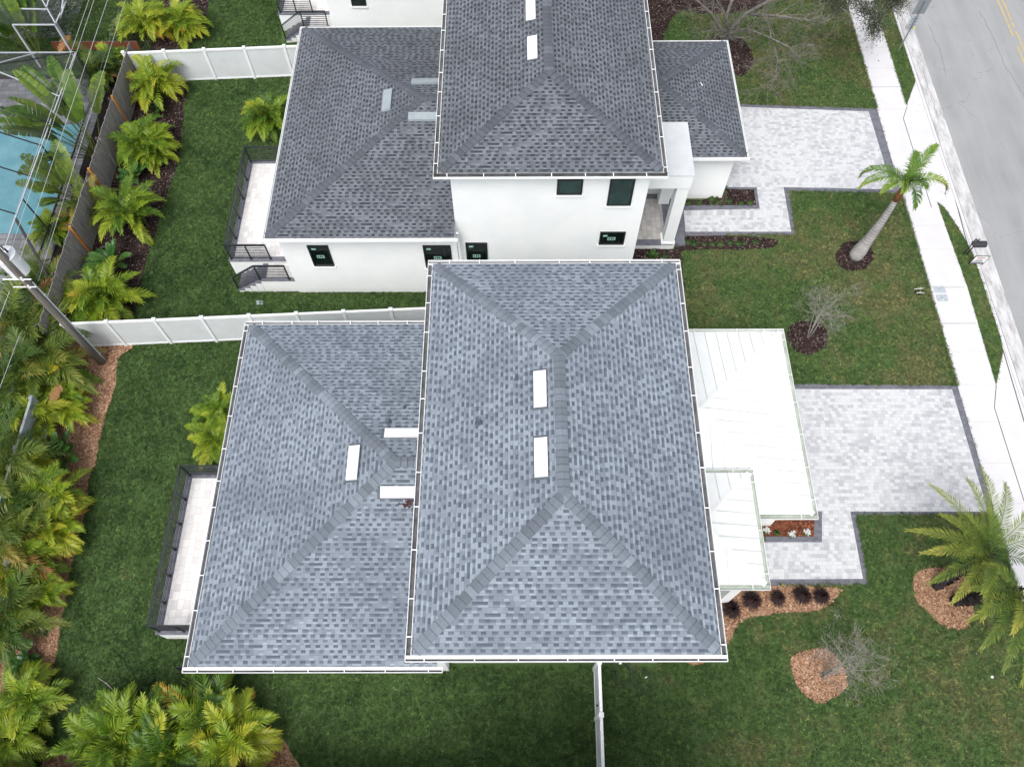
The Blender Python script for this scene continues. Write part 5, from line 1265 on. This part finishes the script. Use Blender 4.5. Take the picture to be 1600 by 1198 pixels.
def scatter(name, xs, ys, zs, proto_mesh, mat, label, smin, smax, seed):
    me = bpy.data.meshes.new(name); me.vertices.add(len(xs)); me.vertices.foreach_set('co', np.stack([xs, ys, zs], 1).ravel().astype('f4')); me.update()
    ob_ = bpy.data.objects.new(name, me); COL.objects.link(ob_)
    src = bpy.data.objects.new(name+'_source', proto_mesh)
    ng = bpy.data.node_groups.new(name, 'GeometryNodeTree'); ng.interface.new_socket('Geometry', in_out='INPUT', socket_type='NodeSocketGeometry'); ng.interface.new_socket('Geometry', in_out='OUTPUT', socket_type='NodeSocketGeometry')
    i_ = ng.nodes.new('NodeGroupInput'); o_ = ng.nodes.new('NodeGroupOutput'); mp2 = ng.nodes.new('GeometryNodeMeshToPoints'); io = ng.nodes.new('GeometryNodeInstanceOnPoints'); oi = ng.nodes.new('GeometryNodeObjectInfo'); oi.inputs['Object'].default_value = src
    rr_ = ng.nodes.new('FunctionNodeRandomValue'); rr_.data_type = 'FLOAT_VECTOR'; rr_.inputs[0].default_value = (-.15, -.15, 0); rr_.inputs[1].default_value = (.15, .15, 6.28); rr_.inputs['Seed'].default_value = seed
    rs2 = ng.nodes.new('FunctionNodeRandomValue'); rs2.data_type = 'FLOAT'; rs2.inputs[2].default_value = smin; rs2.inputs[3].default_value = smax; rs2.inputs['Seed'].default_value = seed+1
    L = ng.links.new; L(i_.outputs[0], mp2.inputs[0]); L(mp2.outputs[0], io.inputs['Points']); L(oi.outputs['Geometry'], io.inputs['Instance']); L(rr_.outputs[0], io.inputs['Rotation']); L(rs2.outputs[1], io.inputs['Scale']); L(io.outputs[0], o_.inputs[0])
    md = ob_.modifiers.new('scatter', 'NODES'); md.node_group = ng
    tag(ob_, label, None, None, 'stuff'); return ob_
scatter('grass', xs, ys, np.zeros(N), tf.mesh('grass_tuft', [M['blade']]), None, 'short mown green grass covering the lawns', .75, 1.5, 3)
# fallen leaves on the front lawns
lt = MB(); rnd = random.Random(90)
def litter(n, x0, x1, y0, y1, dens=None):
    x, y = lawn_pts(n, x0, x1, y0, y1)
    for a, c in zip(x, y):
        if dens and rnd.random() > dens(a, c): continue
        an = rnd.uniform(0, 6.28); L_ = rnd.uniform(.012, .030); d = Vector((math.cos(an), math.sin(an), rnd.uniform(-.3, .3)))*L_; s = Vector((-math.sin(an), math.cos(an), rnd.uniform(-.3, .3)))*L_*.4; o = Vector((a, c, .055))
        lt.face([o-d, o+s, o+d, o-s], 0, None, rnd.random()**.7)
litter(4200, 5.5, SWX0, 14.3, 23.2); litter(900, 9, SWX0, 0, 14); litter(5200, 5.5, SWX0, 29.2, 38, lambda a, c: .5 if c > 31 else 1); ex_, ey_ = [], []
for y in np.arange(0, 39, .018):
    for xe in (SWX0-.01, ):
        if not (inside(np.array([xe-.1]), np.array([y]), n_out)[0] or inside(np.array([xe-.1]), np.array([y]), o_out)[0]): ex_.append(xe+rnd.gauss(0, .035)); ey_.append(y)
for poly in (n_out, o_out):
    for a, c in zip(poly, poly[1:]+poly[:1]):
        L_ = math.hypot(c[0]-a[0], c[1]-a[1])
        if (a[0] > 17.6 and c[0] > 17.6) or min(a[0], c[0]) < 5: continue
        for i in range(int(L_/.03)):
            t = rnd.random(); ex_.append(a[0]+(c[0]-a[0])*t+rnd.gauss(0, .03)); ey_.append(a[1]+(c[1]-a[1])*t+rnd.gauss(0, .03))
k_ = ~(inside(np.array(ex_), np.array(ey_), rect(-20, 9.3, 5, 30)))
scatter('grass_edge', np.array(ex_)[k_], np.array(ey_)[k_], np.full(int(k_.sum()), .02), tf.mesh('grass_tuft', [M['blade']]), None, 'ragged grass growing over the paving edges', .8, 1.6, 9)
litter(150, -18, -9, 1, 38); litter(120, -9, 9, 0, 3); litter(250, SWX1, 20, 14, 38)
o = lt.build('fallen_leaves', M['litter']); tag(o, 'dry fallen leaves scattered over the front lawns', None, None, 'stuff')
# mulch chips
ch = MB(); rnd = random.Random(91)
xs_, ys_ = [], []
for p in BEDS:
    a0, a1 = max(-20, min(q[0] for q in p)), min(20, max(q[0] for q in p)); c0, c1 = max(0, min(q[1] for q in p)), min(39, max(q[1] for q in p)); n = int((a1-a0)*(c1-c0)*140); x = rs_.uniform(a0, a1, n); y = rs_.uniform(c0, c1, n); k = inside(x, y, p)
    for a, c in zip(x[k], y[k]):
        an = rnd.uniform(0, 6.28); L_ = rnd.uniform(.02, .05); d = Vector((math.cos(an), math.sin(an), rnd.uniform(-.4, .4)))*L_; s = Vector((-math.sin(an), math.cos(an), rnd.uniform(-.5, .5)))*L_*.3
        o = Vector((a, c, .04)); 
        dark = (p is BEDS[2] or p is BEDS[3] or p in BEDS[6:10] or p is BEDS[11] or p is BEDS[12])
        red = p is BEDS[1]
        ch.face([o-d-s, o+d-s, o+d+s, o-d+s], 2 if red else (1 if dark else 0), None, rnd.random())
o = ch.build('mulch_chips', [leafmat('tan_chips', ((0, (.12, .055, .035)), (.5, (.36, .20, .13)), (1, (.62, .42, .30))), 0, .9), leafmat('dark_chips', ((0, (.008, .006, .006)), (.7, (.05, .032, .03)), (1, (.26, .2, .17))), 0, .9), leafmat('red_chips', ((0, (.06, .02, .012)), (.5, (.24, .07, .035)), (1, (.42, .15, .07))), 0, .9)]); tag(o, 'loose bark chips covering the planting beds', None, None, 'stuff')
